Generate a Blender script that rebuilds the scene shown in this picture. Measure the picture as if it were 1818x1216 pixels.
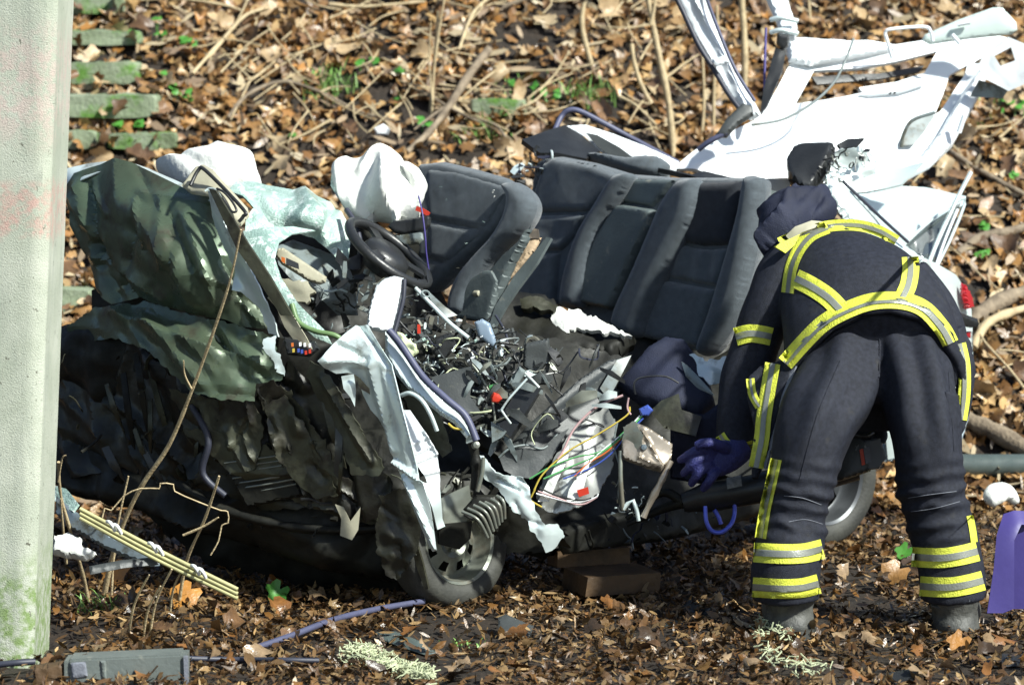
import bpy, bmesh, math, random
import numpy as np
from mathutils import Vector, Matrix, noise
from mathutils.geometry import delaunay_2d_cdt
from mathutils.bvhtree import BVHTree
random.seed(7); rng = np.random.default_rng(7)
scene = bpy.context.scene
C = scene.collection
for o in list(bpy.data.objects): bpy.data.objects.remove(o)

# ------------------------------------------------------------------ camera, sky, sun, exposure
CAM = Vector((0, -12, 2.2)); FPX = 6000.0; PITCH = math.atan(1.2/12)
cam = bpy.data.objects.new('camera', bpy.data.cameras.new('camera')); C.objects.link(cam)
cam.location = CAM; cam.rotation_euler = (math.pi/2-PITCH, 0, 0)
cam.data.lens = FPX*36/1818; cam.data.sensor_width = 36; cam.data.clip_end = 300; cam.data.clip_start = .1
cam.data.dof.use_dof = True; cam.data.dof.focus_distance = 12.15; cam.data.dof.aperture_fstop = 3.2
scene.camera = cam
SUN = Vector((.57, -.46, .68)).normalized()
el = math.asin(SUN.z); az = math.atan2(SUN.x, SUN.y)
w = bpy.data.worlds.new("World"); scene.world = w; w.use_nodes = True
nt = w.node_tree; bg = nt.nodes['Background']; sky = nt.nodes.new('ShaderNodeTexSky')
sky.sky_type = 'NISHITA'; sky.sun_disc = False; sky.sun_elevation = el; sky.sun_rotation = az
nt.links.new(sky.outputs[0], bg.inputs[0]); bg.inputs[1].default_value = 0.075
sl = bpy.data.lights.new('sun', 'SUN'); sl.energy = 4.6; sl.angle = math.radians(3); sl.color = (.98, 1, .93)
so = bpy.data.objects.new('sun', sl); C.objects.link(so); so.location = SUN*20
so.rotation_euler = SUN.to_track_quat('Z', 'Y').to_euler()
vs = scene.view_settings; vs.view_transform = 'Standard'; vs.look = 'None'; vs.exposure = 0.85; vs.gamma = 1
vs.use_curve_mapping = False

# ------------------------------------------------------------------ coordinate helpers
FW = Vector((0, math.cos(PITCH), -math.sin(PITCH))); UP = Vector((0, math.sin(PITCH), math.cos(PITCH)))
def ray(px, py):
    return FW + Vector((1, 0, 0))*((px-909)/FPX) + UP*((608-py)/FPX)
def P(px, py, Y):
    d = ray(px, py); return CAM + d*((Y+12)/d.y)
def gz(x, y):
    s = max(0.0, y-2.7 + .25*noise.noise(Vector((x*.5, 3, 0))))
    z = .66*s*s/(s+.35)
    k = min(1, .35+s)
    z += .07*k*noise.noise(Vector((x*1.3, y*1.3, 1))) + .03*noise.noise(Vector((x*4, y*4, 5)))
    return z
def G(px, py, lift=0):
    d = ray(px, py); d = d/d.y; t = 9.0
    while t < 26:
        p = CAM+d*t
        if p.z < gz(p.x, p.y): break
        t += .02
    p.z += lift; return p
def m2(px, Y): return px*(Y+12)/FPX        # pixels -> metres at depth Y

# ------------------------------------------------------------------ object helpers
WO = {}
def put(o, parent, wloc):
    C.objects.link(o); WO[o.name] = Vector(wloc)
    if parent is not None:
        o.parent = parent; o.location = Vector(wloc)-WO[parent.name]
    else: o.location = wloc
    return o
def tag(o, label=None, cat=None, group=None, kind=None):
    if label: o['label'] = label
    if cat: o['category'] = cat
    if group: o['group'] = group
    if kind: o['kind'] = kind
    return o
def thing(name, loc, label, cat, group=None):
    o = bpy.data.objects.new(name, None); o.empty_display_size = .1
    put(o, None, loc); return tag(o, label, cat, group)
def mk(name, verts, faces, mat, parent=None, smooth=True, sharp=35, fmat=None):
    vs_ = np.array([tuple(v) for v in verts], dtype=float)
    c = (vs_.min(0)+vs_.max(0))/2
    if parent is None: c[2] = vs_[:, 2].min()
    me = bpy.data.meshes.new(name); me.from_pydata((vs_-c).tolist(), [], [tuple(f) for f in faces])
    for m in (mat if isinstance(mat, list) else [mat]): me.materials.append(m)
    if fmat is not None: me.polygons.foreach_set('material_index', fmat)
    me.update()
    if smooth:
        me.polygons.foreach_set('use_smooth', [True]*len(me.polygons)); me.set_sharp_from_angle(angle=math.radians(sharp))
    o = bpy.data.objects.new(name, me); put(o, parent, c); return o
class MB:
    def __init__(s): s.v = []; s.f = []; s.m = []; s.cm = 0
    def add(s, v, f):
        n = len(s.v); s.v += [tuple(x) for x in v]; s.f += [tuple(i+n for i in q) for q in f]; s.m += [s.cm]*len(f)
    def build(s, name, mat, parent=None, smooth=True, sharp=35):
        return mk(name, s.v, s.f, mat, parent, smooth, sharp, s.m if isinstance(mat, list) else None)
    def box(s, c, u, v, w_, taper=1):
        c = Vector(c); V = []
        for k in (-1, 1):
            t = taper if k > 0 else 1
            for a, b in ((-1, -1), (1, -1), (1, 1), (-1, 1)): V.append(c+u*a*t+v*b*t+w_*k)
        s.add(V, [(3, 2, 1, 0), (4, 5, 6, 7), (0, 1, 5, 4), (1, 2, 6, 5), (2, 3, 7, 6), (3, 0, 4, 7)])
    def tube(s, pts, r, n=8, r1=None, cap=True, wob=0):
        pts = [Vector(p) for p in pts]; N = len(pts); V = []; F = []
        t0 = (pts[1]-pts[0]).normalized(); a = t0.orthogonal().normalized()
        for i, p in enumerate(pts):
            t = (pts[min(i+1, N-1)]-pts[max(i-1, 0)]).normalized()
            a = (a-t*a.dot(t)).normalized(); b = t.cross(a)
            rr = r[i] if isinstance(r, (list, tuple)) else r+(((r1 if r1 is not None else r)-r)*i/(N-1))
            if wob: rr *= 1+wob*noise.noise(p*30)
            for k in range(n):
                q = 2*math.pi*k/n; V.append(p+(a*math.cos(q)+b*math.sin(q))*rr)
        for i in range(N-1):
            for k in range(n):
                k2 = (k+1) % n; F.append((i*n+k, i*n+k2, (i+1)*n+k2, (i+1)*n+k))
        if cap: F.append(tuple(range(n))[::-1]); F.append(tuple((N-1)*n+k for k in range(n)))
        s.add(V, F)
    def torus(s, c, nrm, R, r, n=40, m=10, a0=0, a1=2*math.pi, ru=None):
        nrm = Vector(nrm).normalized(); u = nrm.cross(Vector((0, 0, 1))).normalized(); v = u.cross(nrm)
        ful = abs(a1-a0-2*math.pi) < 1e-6; V = []; F = []; K = n if ful else n+1
        for i in range(K):
            a = a0+(a1-a0)*i/n; d = u*math.cos(a)+v*math.sin(a)
            for j in range(m):
                b = 2*math.pi*j/m; V.append(Vector(c)+d*(R+r*math.cos(b))+nrm*(ru or r)*math.sin(b))
        for i in range(n):
            i2 = (i+1) % K
            for j in range(m): F.append((i*m+j, i2*m+j, i2*m+(j+1) % m, i*m+(j+1) % m))
        s.add(V, F)
    def lathe(s, c, nrm, prof, n=40):
        nrm = Vector(nrm).normalized(); u = nrm.cross(Vector((0, 0, 1))).normalized(); v = u.cross(nrm); V = []; F = []; K = len(prof)
        for i in range(n):
            a = 2*math.pi*i/n; d = u*math.cos(a)+v*math.sin(a)
            for (r, h) in prof: V.append(Vector(c)+d*r+nrm*h)
        for i in range(n):
            i2 = (i+1) % n
            for j in range(K-1): F.append((i*K+j, i2*K+j, i2*K+j+1, i*K+j+1))
        s.add(V, F)
def cr(pts, k=6, closed=False):
    """Catmull-Rom through tuples"""
    A = [np.array(p, float) for p in pts]; n = len(A); out = []
    rngi = range(n) if closed else range(n-1)
    for i in rngi:
        p0 = A[(i-1) % n] if closed else A[max(i-1, 0)]; p1 = A[i]; p2 = A[(i+1) % n]; p3 = A[(i+2) % n] if closed else A[min(i+2, n-1)]
        for j in range(k):
            t = j/k; out.append(.5*((2*p1)+(-p0+p2)*t+(2*p0-5*p1+4*p2-p3)*t*t+(-p0+3*p1-3*p2+p3)*t**3))
    if not closed: out.append(A[-1])
    return out
def ptube(name, pts, rpx, mat, parent=None, r1=None, k=6, n=8, wob=0):
    """pts (px,py,Y); radius in pixels"""
    q = [P(*p) for p in cr(pts, k)]; Ym = pts[0][2]
    mb = MB(); mb.tube(q, m2(rpx, Ym), n, m2(r1 if r1 is not None else rpx, Ym), wob=wob)
    return mb.build(name, mat, parent, sharp=60)
_wv = {}
def ridged(p, s, seed):
    """crossing straight folds, as in crushed sheet metal"""
    if seed not in _wv:
        r = random.Random(int(seed*17)+5); L_ = []
        for k in range(6):
            d = Vector((r.gauss(0, 1), r.gauss(0, .6), r.gauss(0, 1))).normalized(); L_.append((d, (.28, .36, .5, .62, .9, 1.3)[k]*r.uniform(.8, 1.25), r.random(), (.34, .26, .17, .12, .07, .04)[k]))
        _wv[seed] = L_
    q = p+Vector((noise.noise(p*3.1), noise.noise(p*3.1+Vector((9, 0, 0))), noise.noise(p*3.1+Vector((0, 7, 0)))))*.07
    h = 0
    for d, f, ph, a in _wv[seed]:
        t = (q.dot(d)*s*f+ph) % 1.0; h += a*(abs(t*2-1)*2-1)
    return h*1.25*(.55+.9*abs(noise.noise(p*2.3+Vector((seed, 3, 1)))))
def tps(pts):
    X = np.array([(p[0], p[1]) for p in pts], float)/100; z = np.array([p[2] for p in pts], float); n = len(X)
    def k(r2): return np.where(r2 > 1e-12, r2*np.log(r2+1e-12), 0)
    K = k(((X[:, None]-X[None])**2).sum(-1))+np.eye(n)*.03; Pm = np.hstack([np.ones((n, 1)), X])
    A = np.vstack([np.hstack([K, Pm]), np.hstack([Pm.T, np.zeros((3, 3))])])
    sol = np.linalg.lstsq(A, np.concatenate([z, np.zeros(3)]), rcond=None)[0]
    def f(x, y):
        d = np.array([x, y])/100; r2 = ((X-d)**2).sum(-1); return float(k(r2)@sol[:n]+sol[n]+sol[n+1]*d[0]+sol[n+2]*d[1])
    return f
def inpoly(pts, poly):
    x, y = pts[:, 0], pts[:, 1]; ins = np.zeros(len(pts), bool); n = len(poly)
    for i in range(n):
        x1, y1 = poly[i]; x2, y2 = poly[(i+1) % n]
        c = ((y1 > y) != (y2 > y)) & (x < (x2-x1)*(y-y1)/((y2-y1) if y2 != y1 else 1e-9)+x1); ins ^= c
    return ins
def segd(pts, poly):
    d = np.full(len(pts), 1e9); n = len(poly)
    for i in range(n):
        a = np.array(poly[i]); b = np.array(poly[(i+1) % n]); ab = b-a; L = (ab**2).sum()+1e-12
        t = np.clip(((pts-a)@ab)/L, 0, 1); d = np.minimum(d, np.sqrt(((pts-(a+t[:, None]*ab))**2).sum(-1)))
    return d
def slab(name, outline, mat, parent, Y=None, thick=.004, edge=0, step=8, crump=0, cs=6, seed=1, holes=(), bulge=0, bpx=40,
         smooth=False, jag=0, ridges=(), ctrl=(), sharp=35, fold=None, label=None, backmat=False, raw=False, nr=0, ra=65, rw=14, rh=.012):
    """a sheet or pad with its own depth: outline in photo pixels, each corner at its distance"""
    step = step*.68
    if Y is None:
        cp = [p for p in outline if len(p) > 2]+list(ctrl); f = tps(cp)
    elif callable(Y): f = Y
    else: f = lambda x, y: Y
    def res(ol):
        pts = [p[:2] for p in ol]
        if smooth: pts = [tuple(p) for p in cr(pts, 5, True)]
        out = []; n = len(pts)
        for i in range(n):
            a = np.array(pts[i], float); b = np.array(pts[(i+1) % n], float); L = np.linalg.norm(b-a); k = max(1, int(round(L/step)))
            for j in range(k):
                p = a+(b-a)*j/k
                if jag and (j or smooth): p = p+np.array([noise.noise(Vector((p[0]*.09, p[1]*.09, seed))), noise.noise(Vector((p[0]*.09, p[1]*.09, seed+9)))])*jag
                out.append((float(p[0]), float(p[1])))
        return out
    loops = [res(outline)]+[res(h) for h in holes]
    O = np.array(loops[0]); x0, y0 = O.min(0); x1, y1 = O.max(0)
    rr_ = random.Random(seed*13+nr); ridges = list(ridges)
    for k_ in range(nr):
        a_ = math.radians(ra+rr_.gauss(0, 22)); L_ = rr_.uniform(.15, .45)*(y1-y0+x1-x0)/2; X_ = rr_.uniform(x0, x1); Y_ = rr_.uniform(y0, y1); ux, uy = math.cos(a_)*L_, math.sin(a_)*L_
        ridges.append(((X_-ux/2, Y_-uy/2), (X_+ux/2, Y_+uy/2), rw*rr_.uniform(.5, 1.5), rh*rr_.choice((-1, 1))*rr_.uniform(.5, 1.2)))
    gx = np.arange(x0, x1, step); gy = np.arange(y0, y1, step*.87); g = []
    for j, yy in enumerate(gy):
        for xx in gx: g.append((xx+(step/2 if j % 2 else 0)+rng.uniform(-.2, .2)*step, yy+rng.uniform(-.2, .2)*step))
    g = np.array(g) if g else np.zeros((0, 2)); m = inpoly(g, loops[0]); 
    for h in loops[1:]: m &= ~inpoly(g, h)
    dd = np.full(len(g), 1e9)
    for l in loops: dd = np.minimum(dd, segd(g, l))
    g = g[m & (dd > step*.45)]
    pts = []; edges = []
    for l in loops:
        n0 = len(pts); pts += l; edges += [(n0+i, n0+(i+1) % len(l)) for i in range(len(l))]
    pts += [tuple(p) for p in g]
    rv, re, rf, _, _, _ = delaunay_2d_cdt([Vector(p) for p in pts], edges, [], 0, 1e-4)
    V2 = np.array([tuple(v) for v in rv]); F = np.array([tuple(t) for t in rf if len(t) == 3])
    cen = V2[F].mean(1); m = inpoly(cen, loops[0])
    for h in loops[1:]: m &= ~inpoly(cen, h)
    F = F[m]; d = np.full(len(V2), 1e9)
    for l in loops: d = np.minimum(d, segd(V2, l))
    base = []; nr = []
    for (x, y) in V2:
        Y0 = f(x, y); a = P(x, y, Y0); u = P(x+2, y, f(x+2, y))-a; v = P(x, y+2, f(x, y+2))-a
        nn = u.cross(v).normalized()
        if nn.dot(a-CAM) > 0: nn = -nn
        base.append(a); nr.append(nn)
    def prof(t): t = min(1, max(0, t)); return math.sqrt(max(0, 1-(1-t)**2))
    fr = []; bk = []
    for i, a in enumerate(base):
        h = 0.0
        if crump: h += crump*ridged(a, cs, seed)*min(1, .35+d[i]/30)
        if fold: h += fold(V2[i][0], V2[i][1])
        for (pa, pb, wd, ht) in ridges:
            A = np.array(pa, float); B = np.array(pb, float); ab = B-A; t = np.clip(((V2[i]-A)@ab)/((ab**2).sum()), 0, 1)
            r = np.linalg.norm(V2[i]-(A+ab*t)); 
            if r < wd: h += ht*(1-r/wd)**1.15
        bb = bulge*prof(d[i]/bpx) if bulge else 0
        e = (thick/2)*(prof(d[i]/edge) if edge else 1)+.0006
        fr.append(a+nr[i]*(h+bb+e)); bk.append(a+nr[i]*((0 if edge else h)-e*(1 if edge else 1)))
    n = len(fr); faces = []
    for t in F:
        a, b, c = (int(q) for q in t); nrm = (fr[b]-fr[a]).cross(fr[c]-fr[a])
        if nrm.dot(nr[a]) < 0: b, c = c, b
        faces.append((a, b, c)); faces.append((n+a, n+c, n+b))
    cnt = {}
    for t in faces[::2]:
        for i in range(3): cnt[(t[i], t[(i+1) % 3])] = 1
    for (a, b) in list(cnt):
        if (b, a) not in cnt: faces.append((b, a, n+a, n+b))
    if raw: return fr+bk, faces
    o = mk(name, fr+bk, faces, mat, parent, True, sharp)
    if label: o['label'] = label
    return o

# ------------------------------------------------------------------ materials
def mat(name, col, rough=.5, metal=0, var=0, vs_=8, col2=None, bump=0, bs=60, coat=0, attr=False, spec=.5, dirt=None, ds=3, dth=(.5, .62), trans=0, sheen=0, rvar=0, tl=0, em=None):
    m = bpy.data.materials.new(name); m.use_nodes = True; t = m.node_tree; N = t.nodes; L = t.links; b = N['Principled BSDF']
    b.inputs['Roughness'].default_value = rough; b.inputs['Metallic'].default_value = metal
    b.inputs['Specular IOR Level'].default_value = spec
    b.inputs['Coat Weight'].default_value = coat; b.inputs['Coat Roughness'].default_value = .08
    b.inputs['Transmission Weight'].default_value = trans; b.inputs['Sheen Weight'].default_value = sheen
    tc = N.new('ShaderNodeTexCoord'); geo = N.new('ShaderNodeNewGeometry')
    src = geo.outputs['Position']
    c4 = (*col, 1); out = None
    if attr:
        a = N.new('ShaderNodeAttribute'); a.attribute_name = 'col'; out = a.outputs['Color']
    elif var or col2:
        n = N.new('ShaderNodeTexNoise'); n.inputs['Scale'].default_value = vs_; n.inputs['Detail'].default_value = 6; n.inputs['Roughness'].default_value = .6
        L.new(src, n.inputs['Vector']); r = N.new('ShaderNodeValToRGB'); L.new(n.outputs['Fac'], r.inputs[0])
        r.color_ramp.elements[0].position = .32; r.color_ramp.elements[1].position = .68
        if col2: r.color_ramp.elements[0].color = c4; r.color_ramp.elements[1].color = (*col2, 1)
        else:
            r.color_ramp.elements[0].color = (*[x*(1-var) for x in col], 1); r.color_ramp.elements[1].color = (*[min(1, x*(1+var)) for x in col], 1)
        out = r.outputs[0]
    if dirt:
        n = N.new('ShaderNodeTexNoise'); n.inputs['Scale'].default_value = ds; n.inputs['Detail'].default_value = 9; n.inputs['Roughness'].default_value = .68
        L.new(src, n.inputs['Vector']); mr = N.new('ShaderNodeMapRange'); mr.inputs[1].default_value = dth[0]; mr.inputs[2].default_value = dth[1]; L.new(n.outputs['Fac'], mr.inputs[0])
        mx = N.new('ShaderNodeMix'); mx.data_type = 'RGBA'; L.new(mr.outputs[0], mx.inputs[0]); mx.inputs[7].default_value = (*dirt, 1)
        if out: L.new(out, mx.inputs[6])
        else: mx.inputs[6].default_value = c4
        out = mx.outputs[2]
        if metal:
            mm = N.new('ShaderNodeMapRange'); mm.inputs[3].default_value = metal; mm.inputs[4].default_value = metal*.2; L.new(mr.outputs[0], mm.inputs[0]); L.new(mm.outputs[0], b.inputs['Metallic'])
    if out: L.new(out, b.inputs['Base Color'])
    else: b.inputs['Base Color'].default_value = c4
    if rvar:
        n = N.new('ShaderNodeTexNoise'); n.inputs['Scale'].default_value = 14; n.inputs['Detail'].default_value = 5; L.new(src, n.inputs['Vector'])
        mr = N.new('ShaderNodeMapRange'); mr.inputs[1].default_value = .35; mr.inputs[2].default_value = .65; mr.inputs[3].default_value = max(.05, rough-rvar); mr.inputs[4].default_value = min(1, rough+rvar)
        L.new(n.outputs['Fac'], mr.inputs[0]); L.new(mr.outputs[0], b.inputs['Roughness'])
    if bump:
        n = N.new('ShaderNodeTexNoise'); n.inputs['Scale'].default_value = bs; n.inputs['Detail'].default_value = 4; L.new(src, n.inputs['Vector'])
        bp = N.new('ShaderNodeBump'); bp.inputs['Strength'].default_value = bump; bp.inputs['Distance'].default_value = .01; L.new(n.outputs['Fac'], bp.inputs['Height']); L.new(bp.outputs[0], b.inputs['Normal'])
    if tl:
        tr = N.new('ShaderNodeBsdfTranslucent'); ms = N.new('ShaderNodeMixShader'); ms.inputs[0].default_value = tl
        if out: L.new(out, tr.inputs[0])
        else: tr.inputs[0].default_value = c4
        L.new(b.outputs[0], ms.inputs[1]); L.new(tr.outputs[0], ms.inputs[2]); L.new(ms.outputs[0], N['Material Output'].inputs['Surface'])
    return m
M = {}
M['leaf'] = mat('dead leaves', (0, 0, 0), .38, attr=True, bump=.3, bs=90, rvar=.15)
M['green'] = mat('green leaves', (0, 0, 0), .45, attr=True, tl=.2)
M['soil'] = mat('dark soil', (.03, .019, .011), .8, col2=(.01, .007, .004), vs_=9, bump=1, bs=40)
M['silver'] = mat('silver paint', (.62, .71, .70), .3, .3, var=.08, coat=.5, dirt=(.16, .165, .14), ds=7, dth=(.56, .7))
M['white'] = mat('white paint', (.72, .76, .78), .35, 0, var=.04, coat=.4, dirt=(.55, .58, .58), ds=5, dth=(.65, .85))
M['bonnet'] = mat('bonnet paint with shade in its colour', (.085, .125, .08), .38, .35, col2=(.065, .08, .05), vs_=3, coat=.12, dirt=(.035, .032, .02), ds=7, dth=(.52, .66), bump=.1, bs=20, rvar=.14)  # dark olive base puts the shade on the silver bonnet into its colour
M['olive'] = mat('muddy olive metal', (.07, .075, .05), .45, .3, col2=(.04, .038, .025), vs_=6, dirt=(.012, .01, .007), ds=5, bump=.3, bs=30, rvar=.12)
M['dark'] = mat('black metal deepened with shade', (.006, .006, .005), .6, .1, col2=(.02, .02, .015), vs_=9, bump=.25, bs=30, rvar=.15, spec=.3)  # black base taken deeper to carry the shade inside the wreck
M['black'] = mat('black plastic', (.018, .019, .02), .38, 0, var=.3, bump=.1, bs=80)
M['grey_plastic'] = mat('grey plastic', (.045, .05, .05), .5, var=.2, dirt=(.11, .11, .09), ds=9, dth=(.62, .75), bump=.1, bs=120)
M['mid_plastic'] = mat('mid grey plastic', (.16, .19, .19), .45, var=.2, dirt=(.08, .08, .06), ds=9)
M['fabric'] = mat('charcoal seat fabric', (.075, .09, .102), .85, var=.2, vs_=30, bump=.35, bs=500, sheen=.35, spec=.25, dirt=(.10, .10, .09), ds=5, dth=(.60, .8))
M['fabric_dark'] = mat('black seat fabric', (.022, .025, .032), .85, var=.2, vs_=30, bump=.3, bs=500, sheen=.15, spec=.2)
M['seat_plastic'] = mat('dusty grey seat shell', (.09, .11, .11), .6, var=.15, dirt=(.2, .2, .17), ds=14, dth=(.6, .7), bump=.1, bs=90)
M['airbag'] = mat('white airbag cloth', (.70, .71, .67), .85, var=.06, bump=.8, bs=22, dirt=(.5, .5, .45), ds=7, dth=(.58, .75))
M['glass'] = mat('shattered green glass', (.44, .58, .52), .3, 0, col2=(.22, .33, .29), vs_=7, bump=.6, bs=110, coat=.6, dirt=(.62, .72, .68), ds=24, dth=(.52, .6))
M['window'] = mat('dark window glass', (.05, .06, .06), .06, 0, var=.2, coat=1)
M['beige'] = mat('beige plastic', (.36, .34, .25), .5, var=.12, bump=.1)
M['foam'] = mat('tan foam', (.42, .31, .20), .9, var=.2, bump=.5, bs=90)
M['taupe'] = mat('taupe zinc metal', (.42, .36, .29), .35, .6, var=.2, dirt=(.12, .1, .08), ds=8)
M['steel'] = mat('grey steel', (.22, .235, .20), .42, .55, var=.15, dirt=(.14, .13, .10), ds=9, rvar=.1)
M['tyre'] = mat('dusty rubber', (.026, .027, .024), .7, col2=(.055, .055, .046), vs_=10, bump=.3, bs=60)
M['rubber'] = mat('black rubber seal', (.03, .033, .05), .5, var=.2)
M['seal'] = mat('blue grey seal', (.07, .075, .13), .5, var=.2)
M['navy'] = mat('navy cloth', (.016, .019, .037), .7, var=.3, bump=.3, bs=200, spec=.25)
M['turnout'] = mat('black navy turnout cloth', (.016, .018, .027), .66, var=.35, vs_=60, bump=.4, bs=420, sheen=0, spec=.25, dirt=(.04, .038, .034), ds=12, dth=(.6, .85))
M['lining'] = mat('grey jacket lining', (.16, .17, .20), .8, var=.2, bump=.3, bs=90)
M['yellow'] = mat('fluorescent yellow tape', (.60, .63, .06), .6, var=.10, bump=.5, bs=160, dirt=(.35, .36, .08), ds=18, dth=(.58, .8))
M['refl'] = mat('grey reflective tape', (.23, .24, .21), .35, .25, var=.12, bump=.2, bs=160)
M['glove'] = mat('blue work glove', (.025, .028, .13), .6, var=.25, vs_=30, bump=.5, bs=130)
M['purple'] = mat('violet plastic', (.05, .038, .18), .45, var=.08, bump=.05)
M['skin'] = mat('skin', (.45, .28, .2), .5)
M['rim_shaded'] = mat('wheel metal toned down for shade', (.07, .075, .08), .4, .5, var=.2)  # darker copy of the wheel steel, shade on the rear rim coloured in
M['concrete'] = None
M['moss'] = mat('mossy stone', (.25, .29, .20), .9, col2=(.13, .17, .09), vs_=6, bump=.8, bs=50, dirt=(.09, .2, .03), ds=5, dth=(.52, .62))
M['stick'] = mat('pale twig bark', (.55, .44, .26), .7, col2=(.34, .26, .15), vs_=22, bump=.5, bs=120)
M['branch'] = mat('grey brown branch bark', (.28, .22, .15), .8, col2=(.12, .09, .06), vs_=16, bump=.8, bs=60)
M['wood'] = mat('wet brown timber', (.11, .062, .026), .6, col2=(.04, .024, .012), vs_=9, bump=.4, bs=40)
M['bar'] = mat('yellow green varnished strip', (.42, .40, .20), .4, .1, var=.2)
M['bluesteel'] = mat('blue grey steel strip', (.16, .2, .23), .4, .4, var=.2, dirt=(.05, .05, .04), ds=8)
M['boxgrey'] = mat('grey painted case', (.14, .16, .15), .45, .1, var=.12, dirt=(.22, .23, .2), ds=20, dth=(.6, .68), bump=.15, bs=80)
M['red'] = mat('red plastic', (.5, .04, .02), .3); M['redlens'] = mat('red lamp lens', (.35, .01, .015), .15, coat=1)
M['orange'] = mat('orange plastic', (.55, .14, .03), .35); M['blue'] = mat('blue plastic', (.05, .09, .36), .35)
M['wgreen'] = mat('green plastic', (.09, .32, .11), .4); M['wyellow'] = mat('yellow plastic', (.5, .38, .06), .4)
M['wpink'] = mat('pink plastic', (.5, .33, .33), .4); M['wwhite'] = mat('white plastic', (.8, .82, .82), .4)
M['pipe'] = mat('dark green grey pipe', (.07, .09, .085), .35, var=.2, rvar=.1)
M['straw'] = mat('pale green insulation wool', (.50, .54, .34), .9, var=.2)
M['bluemetal'] = mat('blue anodised handle', (.12, .16, .75), .3, .3)
M['battery'] = mat('grey battery case', (.10, .11, .12), .5, var=.1)
M['orange_leaf'] = mat('orange leaf', (.36, .16, .03), .4, var=.3, bump=.3)

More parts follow.
